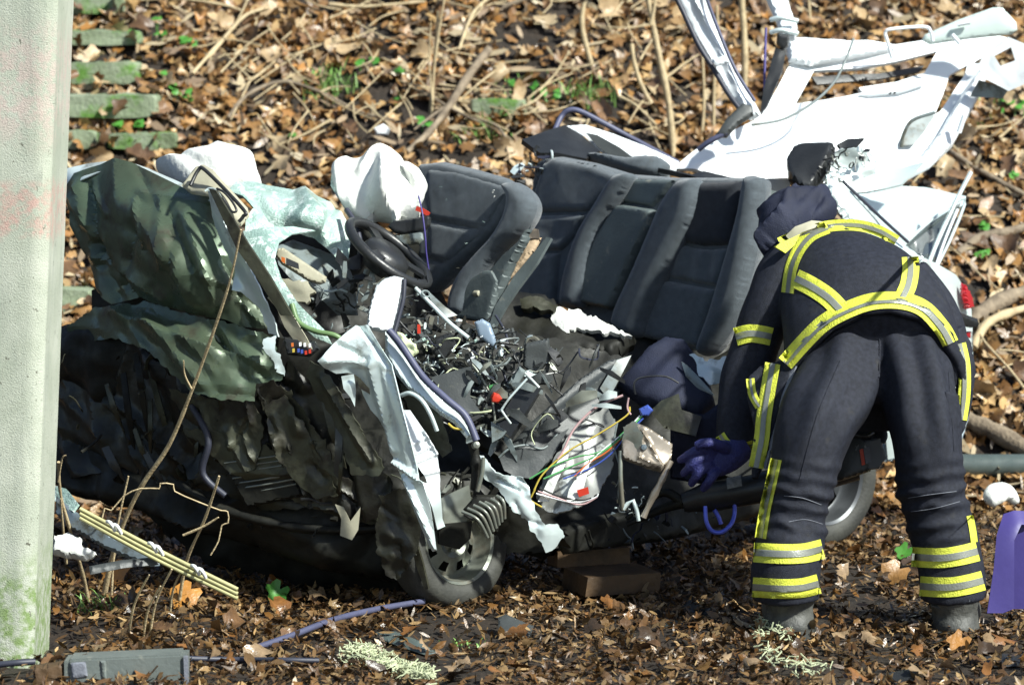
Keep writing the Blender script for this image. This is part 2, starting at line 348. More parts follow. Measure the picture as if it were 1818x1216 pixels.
def concrete():
    m = mat('weathered concrete', (.46, .48, .40), .85, col2=(.34, .37, .29), vs_=5, bump=.4, bs=220); t = m.node_tree; N = t.nodes; L = t.links; b = N['Principled BSDF']
    base = b.inputs['Base Color'].links[0].from_socket; geo = N.new('ShaderNodeNewGeometry'); sp = N.new('ShaderNodeSeparateXYZ'); L.new(geo.outputs['Position'], sp.inputs[0])
    def band(z0, z1, soft, nscale=2.5, amt=1., nz=.25, blot=False):
        n = N.new('ShaderNodeTexNoise'); n.inputs['Scale'].default_value = nscale; n.inputs['Detail'].default_value = 5; L.new(geo.outputs['Position'], n.inputs['Vector'])
        ad = N.new('ShaderNodeMath'); ad.operation = 'MULTIPLY_ADD'; L.new(n.outputs['Fac'], ad.inputs[0]); ad.inputs[1].default_value = nz; L.new(sp.outputs[2], ad.inputs[2])
        a = N.new('ShaderNodeMapRange'); L.new(ad.outputs[0], a.inputs[0]); a.inputs[1].default_value = z0-soft+nz/2; a.inputs[2].default_value = z0+soft+nz/2
        c = N.new('ShaderNodeMapRange'); L.new(ad.outputs[0], c.inputs[0]); c.inputs[1].default_value = z1+soft+nz/2; c.inputs[2].default_value = z1-soft+nz/2
        mu = N.new('ShaderNodeMath'); mu.operation = 'MULTIPLY'; L.new(a.outputs[0], mu.inputs[0]); L.new(c.outputs[0], mu.inputs[1])
        m3 = N.new('ShaderNodeMath'); m3.operation = 'MULTIPLY'; L.new(mu.outputs[0], m3.inputs[0]); m3.inputs[1].default_value = amt
        if not blot: return m3.outputs[0]
        nb = N.new('ShaderNodeTexNoise'); nb.inputs['Scale'].default_value = 26; nb.inputs['Detail'].default_value = 8; nb.inputs['Roughness'].default_value = .7; L.new(geo.outputs['Position'], nb.inputs['Vector'])
        rb = N.new('ShaderNodeMapRange'); L.new(nb.outputs['Fac'], rb.inputs[0]); rb.inputs[1].default_value = .42; rb.inputs[2].default_value = .58
        m4 = N.new('ShaderNodeMath'); m4.operation = 'MULTIPLY'; L.new(m3.outputs[0], m4.inputs[0]); L.new(rb.outputs[0], m4.inputs[1]); return m4.outputs[0]
    def mixc(fac, col, base):
        mx = N.new('ShaderNodeMix'); mx.data_type = 'RGBA'; L.new(fac, mx.inputs[0]); L.new(base, mx.inputs[6]); mx.inputs[7].default_value = (*col, 1); return mx.outputs[2]
    zr = lambda py: P(50, py, -.75).z
    base = mixc(band(zr(425), zr(330), .02, 12, .75, .15, True), (.52, .30, .26), base)
    base = mixc(band(zr(235), zr(40), .05, 3, .5, .25, True), (.55, .37, .35), base)
    base = mixc(band(-1, zr(1010), .09, 14, .95, .3, True), (.17, .25, .08), base)
    mp = N.new('ShaderNodeMapping'); mp.inputs['Scale'].default_value = (16, 16, 1.6); L.new(geo.outputs['Position'], mp.inputs['Vector'])
    n2 = N.new('ShaderNodeTexNoise'); n2.inputs['Scale'].default_value = 1; n2.inputs['Detail'].default_value = 7; n2.inputs['Roughness'].default_value = .65; L.new(mp.outputs[0], n2.inputs['Vector'])
    m2_ = N.new('ShaderNodeMapRange'); L.new(n2.outputs['Fac'], m2_.inputs[0]); m2_.inputs[1].default_value = .5; m2_.inputs[2].default_value = .75; m2_.inputs[4].default_value = .55; base = mixc(m2_.outputs[0], (.22, .25, .21), base)
    n3 = N.new('ShaderNodeTexNoise'); n3.inputs['Scale'].default_value = 130; n3.inputs['Detail'].default_value = 3; L.new(geo.outputs['Position'], n3.inputs['Vector'])
    m3_ = N.new('ShaderNodeMapRange'); L.new(n3.outputs['Fac'], m3_.inputs[0]); m3_.inputs[1].default_value = .62; m3_.inputs[2].default_value = .7; m3_.inputs[4].default_value = .5; base = mixc(m3_.outputs[0], (.16, .17, .13), base)
    mq = N.new('ShaderNodeMapping'); mq.inputs['Scale'].default_value = (60, 60, 34); mq.inputs['Rotation'].default_value = (.3, .5, .2); L.new(geo.outputs['Position'], mq.inputs['Vector'])
    v = N.new('ShaderNodeTexNoise'); v.inputs['Scale'].default_value = 1; v.inputs['Detail'].default_value = 2; L.new(mq.outputs[0], v.inputs['Vector'])
    mr = N.new('ShaderNodeMapRange'); L.new(v.outputs['Fac'], mr.inputs[0]); mr.inputs[1].default_value = .70; mr.inputs[2].default_value = .73
    base = mixc(mr.outputs[0], (.12, .12, .09), base); L.new(base, b.inputs['Base Color']); return m
M['concrete'] = concrete()

# ------------------------------------------------------------------ ground, bank
def terrain(name, xs, ys, m_):
    V = [(x, y, gz(x, y)-.012) for y in ys for x in xs]; n = len(xs)
    F = [(j*n+i, j*n+i+1, (j+1)*n+i+1, (j+1)*n+i) for j in range(len(ys)-1) for i in range(n-1)]
    o = mk(name, V, F, m_, None, True, 180); return tag(o, kind='structure')
xs = [-40, -20, -10, -6]+list(np.arange(-4.5, 4.51, .08))+[6, 10, 20, 40]
ground = terrain('ground', xs, [-60, -30, -16, -8, -4]+list(np.arange(-2.5, 2.61, .08))+[2.65], M['soil'])
bank = terrain('bank', xs, list(np.arange(2.65, 8.6, .08))+[10, 13, 18, 30], M['soil'])

# ------------------------------------------------------------------ leaf litter
def leaf_proto(kind, r):
    if kind == 'maple':
        rad = [1, .5, .85, .42, .7, .3, .35, .3, .7, .42, .85, .5]; n = 12
    elif kind == 'oak':
        rad = [1, .62, .5, .34, .46, .3, .5, .3, .46, .34, .5, .62]; n = 12
    else:
        rad = [1, .62, .45, .42, .48, .8, .48, .42, .45, .62]; n = 10
    V = [(0, 0, 0)]; cx = r.uniform(-1.6, 1.6); cy = r.uniform(-1.1, 1.1); tw = r.uniform(-.5, .5)
    for i in range(n):
        a = 2*math.pi*i/n; q = rad[i]*r.uniform(.85, 1.12)*.5; V.append((math.cos(a)*q, math.sin(a)*q, 0))
    W = []
    for (x, y, z) in V: W.append((x, y*.9, cx*y*y*1.6+cy*x*x*1.2+tw*x*y+r.uniform(-.06, .06)+.12*abs(y)))
    return W, [(0, 1+i, 1+(i+1) % n) for i in range(n)]
pr = random.Random(3)
PROT = [leaf_proto(k, pr) for k in ['maple']*7+['oak']*6+['oval']*7]
def chip_proto(r):
    L = 1; wd = r.uniform(.12, .35); b = r.uniform(-.4, .4)
    V = [(-.5, 0, 0), (-.2, wd/2, b*.1), (.25, wd*.4, b*.2), (.5, 0, b*.35), (.2, -wd/2, b*.15), (-.25, -wd*.4, 0)]
    return V, [(0, 1, 5), (1, 2, 4), (1, 4, 5), (2, 3, 4)]
CHIP = [chip_proto(pr) for _ in range(8)]
PAL = np.array([(.25, .145, .055), (.29, .185, .085), (.15, .08, .03), (.35, .245, .12), (.18, .105, .045), (.38, .28, .15), (.27, .14, .042), (.10, .055, .022), (.21, .14, .07), (.26, .18, .095), (.13, .075, .032), (.17, .10, .045)])*np.array((1.08, .97, .84))
def gnormal(x, y):
    e = .03; return Vector((-(gz(x+e, y)-gz(x-e, y))/(2*e), -(gz(x, y+e)-gz(x, y-e))/(2*e), 1)).normalized()
def scatter(name, prot, pts, size, tilt, lift, pal, m_, pw=None, parent=None, dark=None):
    Vs = []; Fs = []; Cs = []; n0 = 0
    for (x, y) in pts:
        V, F = prot[rng.integers(len(prot))]; V = np.array(V); s = size(y)
        nn = gnormal(x, y); t = rng.normal(0, tilt, 3); nn = (nn+Vector(t)).normalized()
        u = nn.orthogonal().normalized(); v = nn.cross(u); a = rng.uniform(0, 6.283); ca, sa = math.cos(a), math.sin(a)
        U = np.array(u*ca+v*sa); W = np.array(nn.cross(u*ca+v*sa)); Nn = np.array(nn)
        c = np.array((x, y, gz(x, y)+rng.uniform(*lift)))
        Q = c+(V[:, :1]*U+V[:, 1:2]*W+V[:, 2:]*Nn)*s
        Vs.append(Q); Fs.append(np.array(F)+n0); n0 += len(V)
        col = pal[rng.choice(len(pal), p=pw)]*rng.uniform(.75, 1.2)
        if dark: col = col*dark(x, y)
        Cs.append(np.repeat(np.append(np.clip(col, 0, .8), 1)[None], len(V), 0))
    Vs = np.concatenate(Vs); Fs = np.concatenate(Fs); Cs = np.concatenate(Cs)
    me = bpy.data.meshes.new(name); c = Vs.mean(0); Vs = Vs-c
    me.vertices.add(len(Vs)); me.vertices.foreach_set('co', Vs.ravel()); me.loops.add(len(Fs)*3); me.loops.foreach_set('vertex_index', Fs.ravel())
    me.polygons.add(len(Fs)); me.polygons.foreach_set('loop_start', np.arange(len(Fs))*3); me.polygons.foreach_set('use_smooth', np.ones(len(Fs), bool)); me.update(calc_edges=True)
    at = me.color_attributes.new('col', 'FLOAT_COLOR', 'POINT'); at.data.foreach_set('color', Cs.astype(np.float32).ravel())
    me.materials.append(m_); o = bpy.data.objects.new(name, me); put(o, parent, c); return o
def rp(n, x0, x1, y0, y1):
    a = np.stack([rng.uniform(x0, x1, n), rng.uniform(y0, y1, n)], 1)
    k = [not (noise.noise(Vector((x*2.1, y*1.6, 8)))+.5*noise.noise(Vector((x*5, y*4, 2))) > .22 and rng.random() < .72) for x, y in a]
    return a[np.array(k)]
# taste of place: the bank carries big dry leaves, the trampled ground small broken ones
o = scatter('leaf_litter', PROT, rp(26000, -3.4, 3.4, 2.5, 7.6), lambda y: rng.uniform(.05, .15), .5, (0, .045), PAL, M['leaf'])
tag(o, 'thick brown leaf litter covering the slope behind the wreck', 'leaf litter', kind='stuff')
o = scatter('leaf_litter', PROT, rp(8500, -2.6, 2.6, -1.7, 2.7), lambda y: rng.uniform(.03, .085), .55, (0, .035), PAL*.52, M['leaf'])
tag(o, 'trampled dark leaf litter on the flat ground round the wreck', 'leaf litter', kind='stuff')
o = scatter('mulch', CHIP, rp(42000, -2.6, 2.6, -1.7, 2.7), lambda y: rng.uniform(.014, .06), .5, (0, .03), np.vstack([PAL*.5, PAL[[3, 5, 9]]*.9, PAL*.3, PAL*.4]), M['leaf'])
tag(o, 'fine mulch of broken leaves and twig bits on the ground', 'mulch', kind='stuff')
o = scatter('twig_litter', CHIP, rp(7000, -3.4, 3.4, 2.6, 7.6), lambda y: rng.uniform(.04, .16), .4, (.01, .05), np.array([(.4, .32, .2), (.3, .22, .14), (.2, .14, .09)]), M['leaf'])
tag(o, 'small dry stems strewn through the leaves on the slope', 'twig litter', kind='stuff')

# large leaves as parts of the ground and the bank
leafmats = [mat('dead leaf '+n_, c_, .42, var=.25, vs_=30, bump=.3, bs=90, rvar=.15) for n_, c_ in (('tan', (.38, .27, .15)), ('russet', (.24, .125, .04)), ('brown', (.18, .10, .05)), ('pale', (.36, .27, .16)), ('dark', (.10, .055, .028)))]
def fine_leaf(r, kind):
    n = 18; out = []; cx = r.uniform(-1.8, 1.8); cy = r.uniform(-1.2, 1.2); tw = r.uniform(-.9, .9); fold = r.uniform(.05, .4)
    for i in range(n):
        a = 2*math.pi*i/n
        if kind == 0: q = .30+.22*abs(math.cos(2.5*a))**.8+r.uniform(-.03, .03)   # five pointed lobes
        elif kind == 1: q = .22+.28*abs(math.cos(a))**1.3+.07*math.cos(7*a)+r.uniform(-.02, .02)
        else: q = .24+.26*abs(math.cos(a))**2+r.uniform(-.015, .015)
        if i == 9: q *= .7
        out.append((math.cos(a)*q, math.sin(a)*q))
    P_ = [(0, 0)]+[(x*.5, y*.5) for x, y in out]+out
    V = [(x, y*.95, cx*y*y+cy*x*x+tw*x*y+fold*abs(y)+r.uniform(-.02, .02)) for x, y in P_]
    F = [(0, 1+i, 1+(i+1) % n) for i in range(n)]+[(1+i, 1+n+i, 1+n+(i+1) % n, 1+(i+1) % n) for i in range(n)]
    return V, F
LM = []
lr = random.Random(77)
for k in range(10):
    V, F = fine_leaf(lr, k % 3); V = [Vector(v) for v in V]
    # finer: split each fan triangle so lobes curl
    me = bpy.data.meshes.new('leaf'); me.from_pydata([tuple(v) for v in V], [], F); me.materials.append(leafmats[k % 5]); me.polygons.foreach_set('use_smooth', [True]*len(F)); LM.append(me)
LMD = []
dk = [mat('wet leaf '+n_, c_, .32, var=.3, vs_=30, bump=.3, bs=90, rvar=.12) for n_, c_ in (('brown', (.12, .065, .03)), ('russet', (.17, .075, .022)), ('black', (.045, .028, .016)), ('tan', (.24, .165, .095)))]
for k in range(12):
    me = LM[k % 10].copy(); me.materials.clear(); me.materials.append(dk[k % 4]); LMD.append(me)
def bigleaf(parent, x, y, s, lift=.035, tilt=.4, LS=None):
    LS = LS or LM; o = bpy.data.objects.new('leaf', LS[rng.integers(len(LS))]); nn = (gnormal(x, y)+Vector(rng.normal(0, tilt, 3))).normalized()
    put(o, parent, (x, y, gz(x, y)+lift)); o.rotation_mode = 'QUATERNION'
    from mathutils import Quaternion
    o.rotation_quaternion = nn.to_track_quat('Z', 'Y') @ Quaternion((0, 0, 1), rng.uniform(0, 6.28)); o.scale = (s, s, s)
for i in range(280):
    p = G(rng.uniform(110, 1818), rng.uniform(0, 760)); 
    if p.y > 2.7: bigleaf(bank, p.x, p.y, rng.uniform(.10, .17), .05)
for i in range(260):
    p = G(rng.uniform(80, 1818), rng.uniform(840, 1216)); bigleaf(ground, p.x, p.y, rng.uniform(.05, .11), .03, .5, LMD)

# grass and small green weeds
def blades(name, px, py, n, spread, h, label, cat='grass'):
    Vs = []; Fs = []; c0 = G(px, py); 
    for i in range(n):
        x = c0.x+rng.normal(0, spread); y = c0.y+rng.normal(0, spread*.6); z = gz(x, y); a = rng.uniform(0, 6.28); L = h*rng.uniform(.5, 1.2); ln = rng.uniform(.3, 1.1)
        d = Vector((math.cos(a), math.sin(a), 0)); s = d.cross(Vector((0, 0, 1)))*.0045; n0 = len(Vs); b = Vector((x, y, z))
        for t in (0, .4, .75): 
            q = b+Vector((0, 0, 1))*L*t*(1-.3*t*ln)+d*L*ln*t*t; Vs += [q-s*(1-t*.5), q+s*(1-t*.5)]
        Vs.append(b+Vector((0, 0, 1))*L*(1-.35*ln)+d*L*ln); Fs += [(n0, n0+1, n0+3, n0+2), (n0+2, n0+3, n0+5, n0+4), (n0+4, n0+5, n0+6)]
    o = mk(name, Vs, Fs, M['grassm']); tag(o, label, cat, kind='stuff'); return o
M['grassm'] = mat('grass blades', (.16, .34, .06), .5, col2=(.30, .46, .16), vs_=14, tl=.2)
for (a, b, n, s, h, l) in [(590, 160, 90, .07, .11, 'green grass tuft on the slope above the crumpled windscreen'), (1050, 185, 80, .06, .14, 'green grass tuft on the slope above the black parcel shelf'),
     (930, 180, 70, .13, .05, 'low green grass patch above the stone in the slope'), (855, 245, 40, .06, .12, 'sparse grass behind the front seat backrest'), (180, 1085, 30, .05, .08, 'thin grass by the foot of the concrete pillar'),
     (820, 1150, 16, .04, .04, 'few grass blades on the ground below the front wheel'), (1710, 210, 40, .12, .08, 'faint grass on the slope below the torn white roof corner'), (160, 70, 18, .05, .06, 'thin grass on the topmost stone steps')]:
    blades('grass', a, b, n, s, h, l)
def weed(pts, size, label):
    V = []; F = []; Cc = []
    for (px, py) in pts:
        for k in range(3):
            c = G(px+rng.uniform(-7, 7), py+rng.uniform(-5, 5), .05+rng.uniform(0, .02)); s = size*rng.uniform(.8, 1.2); n = Vector((rng.normal(0, .3), -.5+rng.normal(0, .3), .8)).normalized()
            u = n.orthogonal().normalized(); v = n.cross(u); n0 = len(V); V.append(c)
            for i in range(8):
                a = i*math.pi/4; r = s*(.5 if i % 4 else .65); V.append(c+(u*math.cos(a)+v*math.sin(a))*r+n*(.12*s*math.cos(2*a)))
            F += [(n0, n0+1+i, n0+1+(i+1) % 8) for i in range(8)]
            V += [c-n*.002, G(px, py)+Vector((.004, 0, 0)), G(px, py)]; F.append((len(V)-3, len(V)-2, len(V)-1))
    o = mk('weed', V, F, M['weedm']); return tag(o, label, 'weed', kind='stuff' if len(pts) > 1 else None)
M['weedm'] = mat('bright weed leaf', (.06, .22, .03), .45, col2=(.10, .32, .05), vs_=20, tl=.2)
for pts, s, l in [([(278, 57), (240, 80), (285, 85), (322, 88), (342, 98)], .035, 'green weed leaves beside the upper stone steps'), ([(293, 155), (305, 175), (318, 188), (332, 195), (335, 187)], .038, 'green weed cluster right of the middle stone steps'),
     ([(162, 195)], .05, 'single green weed leaf on a middle stone step'), ([(640, 130), (665, 128), (704, 146)], .04, 'round green weed leaves on the slope left of the long branch'), ([(750, 236), (765, 240)], .04, 'green weed beside the foot of the long branch'),
     ([(516, 262)], .035, 'tiny green weed just above the gap between both airbags'), ([(628, 5), (615, 2)], .05, 'bright green weed at the top of the slope left'), ([(1083, 3), (1020, 3)], .05, 'bright green weed at the slope top by the saplings'),
     ([(905, 170), (945, 175), (960, 185), (985, 185)], .035, 'low green weeds above the flat stone in the slope')]: weed(pts, s, l)

for pts, s_, l in [([(1500, 215), (1530, 230)], .04, 'dim green weeds behind the torn roof corner'), ([(1790, 200), (1770, 215), (1812, 205)], .04, 'green weeds on the slope at the right edge below the roof corner'), ([(1742, 420), (1752, 424)], .04, 'green weed on the slope right of the broken rear window'),
     ([(1748, 468), (1738, 474)], .035, 'small green weed below the dark crooked branch'), ([(1802, 330)], .05, 'green weed at the right edge level with the boot'), ([(215, 244), (245, 240)], .05, 'bright moss green weeds on the lowest upper stone step'),
     ([(700, 200), (560, 150)], .03, 'two tiny weeds by the grass tuft on the slope'), ([(1770, 900), (1690, 905)], .03, 'faint green weeds beside the white dust mask')]: weed(pts, s_, l)

# ------------------------------------------------------------------ concrete pillar
pil = thing('concrete_pillar', P(40, 1175, -.75), 'weathered concrete pillar with faint red paint and green algae at its foot', 'pillar')
pr_base = P(86, 1175, -.38); top_r = P(131, 0, -.38)
def pillar():
    V = []; F = []; rows = 50; zt = 4.2; z0 = -.15
    zb = pr_base.z; lean = (top_r.x-pr_base.x)/(top_r.z-pr_base.z)
    prof = [(-.62, -.0), (-.06, 0.0), (-.028, .004), (-.0, .03), (0, .42), (-.62, .42)]
    # the front edge is chamfered and the narrow side faces right
    n = len(prof)
    pts = []
    for a, b in zip(prof, prof[1:]+prof[:1]):
        k = max(1, int(math.dist(a, b)/.03)); pts += [(a[0]+(b[0]-a[0])*i/k, a[1]+(b[1]-a[1])*i/k) for i in range(k)]
    n = len(pts)
    for j in range(rows*2+1):
        z = z0+(zt-z0)*j/(rows*2); xr = pr_base.x+lean*(z-zb)
        for (a, b) in pts:
            q = Vector((xr+a, -.8+b-.07*a, z)); k = .0012*noise.noise(q*14)-.004*max(0, noise.noise(q*30)-.42); edge = .004*max(0, noise.noise(q*25)) if a > -.07 and b < .06 else 0
            V.append(q+Vector((k-edge, -k+edge*.5, 0)))
    for j in range(rows*2):
        for i in range(n): F.append((j*n+i, j*n+(i+1) % n, (j+1)*n+(i+1) % n, (j+1)*n+i))
    F.append(tuple(range(n))[::-1]); F.append(tuple(rows*2*n+i for i in range(n)))
    mk('shaft', V, F, M['concrete'], pil, True, 40)
    # raised board mark ridge down the face, like the one left by formwork
    mb = MB(); rr = []
    for i in range(40):
        z = z0+(zt-z0)*i/39; xr = pr_base.x+lean*(z-zb); rr.append(Vector((xr-.235+.004*math.sin(i*1.7), -.786+.002*noise.noise(Vector((i, 0, 0))), z)))
    mb.tube(rr, .006, 6, wob=.6); mb.build('formwork_ridge', M['concrete'], pil)
pillar()

# ------------------------------------------------------------------ stone steps on the bank
rs0 = random.Random(99)
steps = thing('stone_steps', G(180, 300), 'mossy stone steps climbing the leafy slope beside the pillar', 'steps')
def stone(name, px0, px1, py0, py1, parent, m_, deep=.25, seed=0, below=.0):
    a = G((px0+px1)/2, (py0+py1)/2); Y = a.y; tl = P(px0, py0, Y+.02); br = P(px1, py1, Y-.02)
    V = []; F = []; nx = max(4, int((br.x-tl.x)/.03)); nz = 4; ny = 5
    cx, cy, cz = (tl.x+br.x)/2, Y+deep/2-.13, (tl.z+br.z)/2; hx, hy, hz = (br.x-tl.x)/2, deep/2, (tl.z-br.z)/2
    bm = bmesh.new(); bmesh.ops.create_cube(bm, size=2); bmesh.ops.subdivide_edges(bm, edges=bm.edges[:], cuts=7, use_grid_fill=True)
    for v in bm.verts:
        c = v.co.copy(); r = 1-.05*(abs(c.x)**8*abs(c.z)**8+abs(c.x)**8*abs(c.y)**8)
        q = Vector((cx+c.x*hx*r, cy+c.y*hy, cz+c.z*hz*r)); d = noise.noise(q*9+Vector((seed, 0, 0)))*.014+noise.noise(q*28)*.006
        q += c.normalized()*d; v.co = q
    V = [v.co.copy() for v in bm.verts]; F = [[v.index for v in f.verts] for f in bm.faces]; bm.free()
    return mk(name, V, F, m_, parent, True, 50)
for i, (x0, x1, y0, y1) in enumerate([(40, 225, -2, 24), (40, 252, 54, 80), (40, 252, 110, 149), (40, 284, 168, 208), (40, 175, 232, 262), (196, 317, 236, 264), (40, 168, 510, 548)]):
    stone('step', x0, x1, y0, y1, steps, M['moss'], seed=i*3.3)
for k in range(46):
    p = G(rs0.uniform(70, 330), rs0.choice([24, 52, 82, 108, 150, 165, 206, 232, 262, 512, 548])+rs0.uniform(-6, 6)); o = bpy.data.objects.new('leaf', LM[k % 10]); put(o, bank, p+Vector((0, -.13, .03)))
    o.rotation_euler = (rs0.uniform(.2, 1.2), rs0.uniform(-.5, .5), rs0.uniform(0, 6.28)); q_ = rs0.uniform(.08, .13); o.scale = (q_, q_, q_)
o = stone('stone', 838, 935, 176, 204, None, M['moss'], deep=.12, seed=4); tag(o, 'flat grey stone set in the slope below green weeds', 'stone')

# ------------------------------------------------------------------ sticks and branches
def stem(label, pts, r, r1=None, mk_='stick', up=True, name='sapling', cat='sapling', lift=.03, parts=(), tip=0):
    """first point is the root"""
    root = G(*pts[0])
    yt = min(y for _, y in pts); YY = lambda y: root.y-tip*(pts[0][1]-y)/max(1, pts[0][1]-yt)
    if up: q = [P(x, y, YY(y)) for (x, y) in pts]; q[0].z -= .05
    else: q = [G(x, y, lift+(.02*math.sin(i))) for i, (x, y) in enumerate(pts)]
    q = [Vector(v) for v in cr(q, 5)]; mb = MB(); R = m2(r, root.y); mb.tube(q, R, 8, m2(r1 if r1 else r*.6, root.y), wob=.35)
    if parts:
        t = thing(name, q[0], label, cat); mb.build('stem', M[mk_], t, sharp=60)
        for pp, rr in parts:
            qq = [P(x, y, YY(y)-.01) if up else G(x, y, lift+.02) for (x, y) in pp]; m3 = MB(); m3.tube([Vector(v) for v in cr(qq, 5)], m2(rr, root.y), 6, m2(rr*.5, root.y), wob=.3); m3.build('side_branch', M[mk_], t, sharp=60)
        return t
    o = mb.build(name, M[mk_], None, sharp=60); return tag(o, label, cat)
stem('tall pale sapling rising beside the white roof rail, forked near the top', [(1197, 282), (1188, 190), (1166, 80), (1148, -15)], 6.5, 5, parts=[([(1155, 45), (1162, 10), (1163, -15)], 4)])
stem('curved thin sapling left of the tall forked one', [(1182, 205), (1145, 165), (1128, 120), (1121, 78)], 4.5, 4)
stem('thin bent sapling near the top centre of the slope', [(1058, 125), (1040, 80), (1033, 40), (1037, 5)], 5, 4)
stem('straight pale sapling between the two white roof rails', [(1322, 165), (1322, 80), (1316, -10)], 6, 5)
stem('short slender sapling just left of the straight pale one', [(1267, 240), (1268, 150), (1275, 90), (1272, 10)], 3.5, 2.5)
stem('slim sapling behind the left white rail base', [(1243, 250), (1250, 180), (1245, 60)], 3.2, 2)
stem('thin brown upright stem above the tall driver airbag', [(763, 195), (770, 120), (778, 20)], 3, 2)
stem('two brown stems close together left of the long branch', [(766, 200), (772, 110), (790, -8)], 2.6, 2, parts=[([(768, 180), (762, 110), (765, 40)], 2)])
stem('thin upright stem far right above the visor', [(1440, 50), (1437, 20), (1436, -10)], 3, 2)
stem('long grey brown branch lying down the slope behind the airbag', [(868, 112), (835, 160), (800, 215), (762, 260), (722, 290)], 8, 5, 'branch', False, 'branch', 'branch', .07, parts=[([(800, 215), (770, 235), (735, 262)], 3.5)])
stem('arched grey twig lying above the passenger airbag', [(405, 230), (440, 195), (500, 172), (560, 182), (640, 215), (700, 228)], 4, 3, 'branch', False, 'twig', 'twig', .06)
stem('twig running down from the top centre toward the long branch', [(908, -5), (880, 15), (840, 50), (815, 110)], 3.5, 2.5, 'stick', False, 'twig', 'twig', .06)
stem('short blunt twig right of the top centre', [(892, 34), (930, 25), (960, 12), (985, -5)], 4, 3, 'branch', False, 'twig', 'twig', .06)
stem('horizontal pale twig at the upper slope centre', [(585, 28), (640, 38), (700, 34), (755, 24)], 3.5, 2, 'stick', False, 'twig', 'twig', .06)
stem('pale crossed stick on the slope right of the steps', [(342, 155), (400, 95), (440, 55), (490, 37)], 3.5, 2.5, 'stick', False, 'twig', 'twig', .07, parts=[([(370, 135), (420, 70), (455, -5)], 2.5), ([(392, 160), (440, 110), (480, 82)], 2)])
stem('thin stick lying across the upper steps', [(250, 20), (320, 24), (400, 36), (432, 42)], 2.6, 2, 'stick', False, 'twig', 'twig', .06)
stem('short pale stick lying on the third stone step', [(170, 136), (220, 148), (272, 152)], 2.6, 2, 'stick', False, 'twig', 'twig', .06)
stem('forked twig above the front seat backrest', [(760, 190), (830, 235), (880, 250), (905, 280)], 3, 2.4, 'branch', False, 'twig', 'twig', .06, parts=[([(790, 215), (850, 245), (890, 262)], 2)])
stem('thin stick leaning down beside the black parcel shelf', [(1098, 192), (1130, 215), (1165, 250)], 3, 2.4, 'stick', False, 'twig', 'twig', .06)
stem('long diagonal branch on the slope right of the white roof', [(1660, 265), (1720, 315), (1818, 370)], 5, 5, 'branch', False, 'branch', 'branch', .05)
stem('dark crooked branch lying right of the broken rear window', [(1700, 470), (1740, 445), (1790, 436), (1835, 418)], 9, 8, 'branch', False, 'branch', 'branch', .05)
stem('thick bare root right of the tail lamp', [(1722, 596), (1745, 575), (1790, 550), (1840, 530)], 16, 15, 'branch', False, 'branch', 'branch', .04)
stem('pale split limb below the thick root', [(1728, 640), (1750, 605), (1790, 585), (1840, 565)], 9, 8, 'stick', False, 'branch', 'branch', .06)
stem('weathered log lying behind the right trouser leg', [(1690, 755), (1760, 790), (1840, 835)], 17, 16, 'branch', False, 'log', 'log', .05)
stem('bent dry stem over the slope right of the jacket', [(1818, 720), (1790, 690), (1745, 640), (1735, 600)], 2.6, 2, 'stick', False, 'twig', 'twig', .08)
rs = random.Random(11); mbt = MB()
for i in range(150):
    if i < 110: x = rs.uniform(380, 1180); y = rs.uniform(5, 260)
    else: x = rs.uniform(1460, 1810); y = rs.uniform(150, 760)
    a = rs.uniform(-1.3, 1.3)+(0 if rs.random() < .5 else 3.1); L = rs.uniform(40, 130)
    q = [G(*p, .07) for p in [(x, y), (x+L*.5*math.cos(a)+rs.uniform(-9, 9), y-L*.35*math.sin(a)+rs.uniform(-6, 6)), (x+L*math.cos(a), y-L*.7*math.sin(a))]]
    mbt.tube([Vector(v) for v in cr(q, 4)], m2(rs.uniform(1.2, 2.4), q[0].y), 5, m2(1, q[0].y))
tag(mbt.build('dry_twigs', M['stick'], None, sharp=60), 'thin dry twigs lost among the leaves of the slope', 'twigs', kind='stuff')
# foreground stems by the pillar
stem('tall bare shoot leaning across the crumpled bonnet', [(180, 1062), (194, 1012), (215, 940), (250, 865), (300, 790), (340, 695), (375, 600), (408, 500), (428, 408)], 5.5, 1.8, name='shoot', cat='shoot', tip=.8, parts=[([(340, 690), (328, 665), (326, 640)], 2)])
stem('forked bare shoot in front of the dark engine bay', [(314, 1072), (324, 1030), (335, 985), (362, 925), (378, 880), (389, 845)], 3.2, 2.2, name='shoot', cat='shoot', tip=.35, parts=[([(325, 950), (360, 935), (388, 918)], 3)])
stem('slender shoot standing close against the pillar edge', [(160, 1068), (150, 1030), (130, 960), (108, 880), (104, 820)], 4, 2.4, name='shoot', cat='shoot', tip=.4, parts=[([(103, 855), (110, 815), (117, 808)], 2), ([(118, 1000), (112, 940), (108, 885)], 3)])
for i, (a, b, c, d, l) in enumerate([(225, 1130, 265, 1020, 'leftmost of the short thin shoots below the yellow strip'), (252, 1135, 285, 1040, 'short kinked shoot right of the leftmost one below the yellow strip'), (262, 1132, 305, 1010, 'longest of the short shoots below the yellow strip'), (300, 1090, 328, 1005, 'shoot just under the lower end of the yellow strip'), (196, 1070, 228, 845, 'reddish thin shoot beside the tall leaning one')]):
    stem(l, [(a, b), ((a+c)/2-7, (b+d)/2), (c, d)], 2.4, 1.6, name='shoot', cat='shoot', tip=.15)

# ================================================================== THE WRECK
car = thing('wrecked_car', P(1000, 1040, 1.0), 'crushed silver car with its roof cut open and its front torn to shreds', 'car')
S = lambda *a, **k: slab(*a, **k)
def lin(x0, Y0, x1, Y1, ky=0, yref=450):
    return lambda x, y: Y0+(Y1-Y0)*(x-x0)/(x1-x0)+ky*(yref-y)
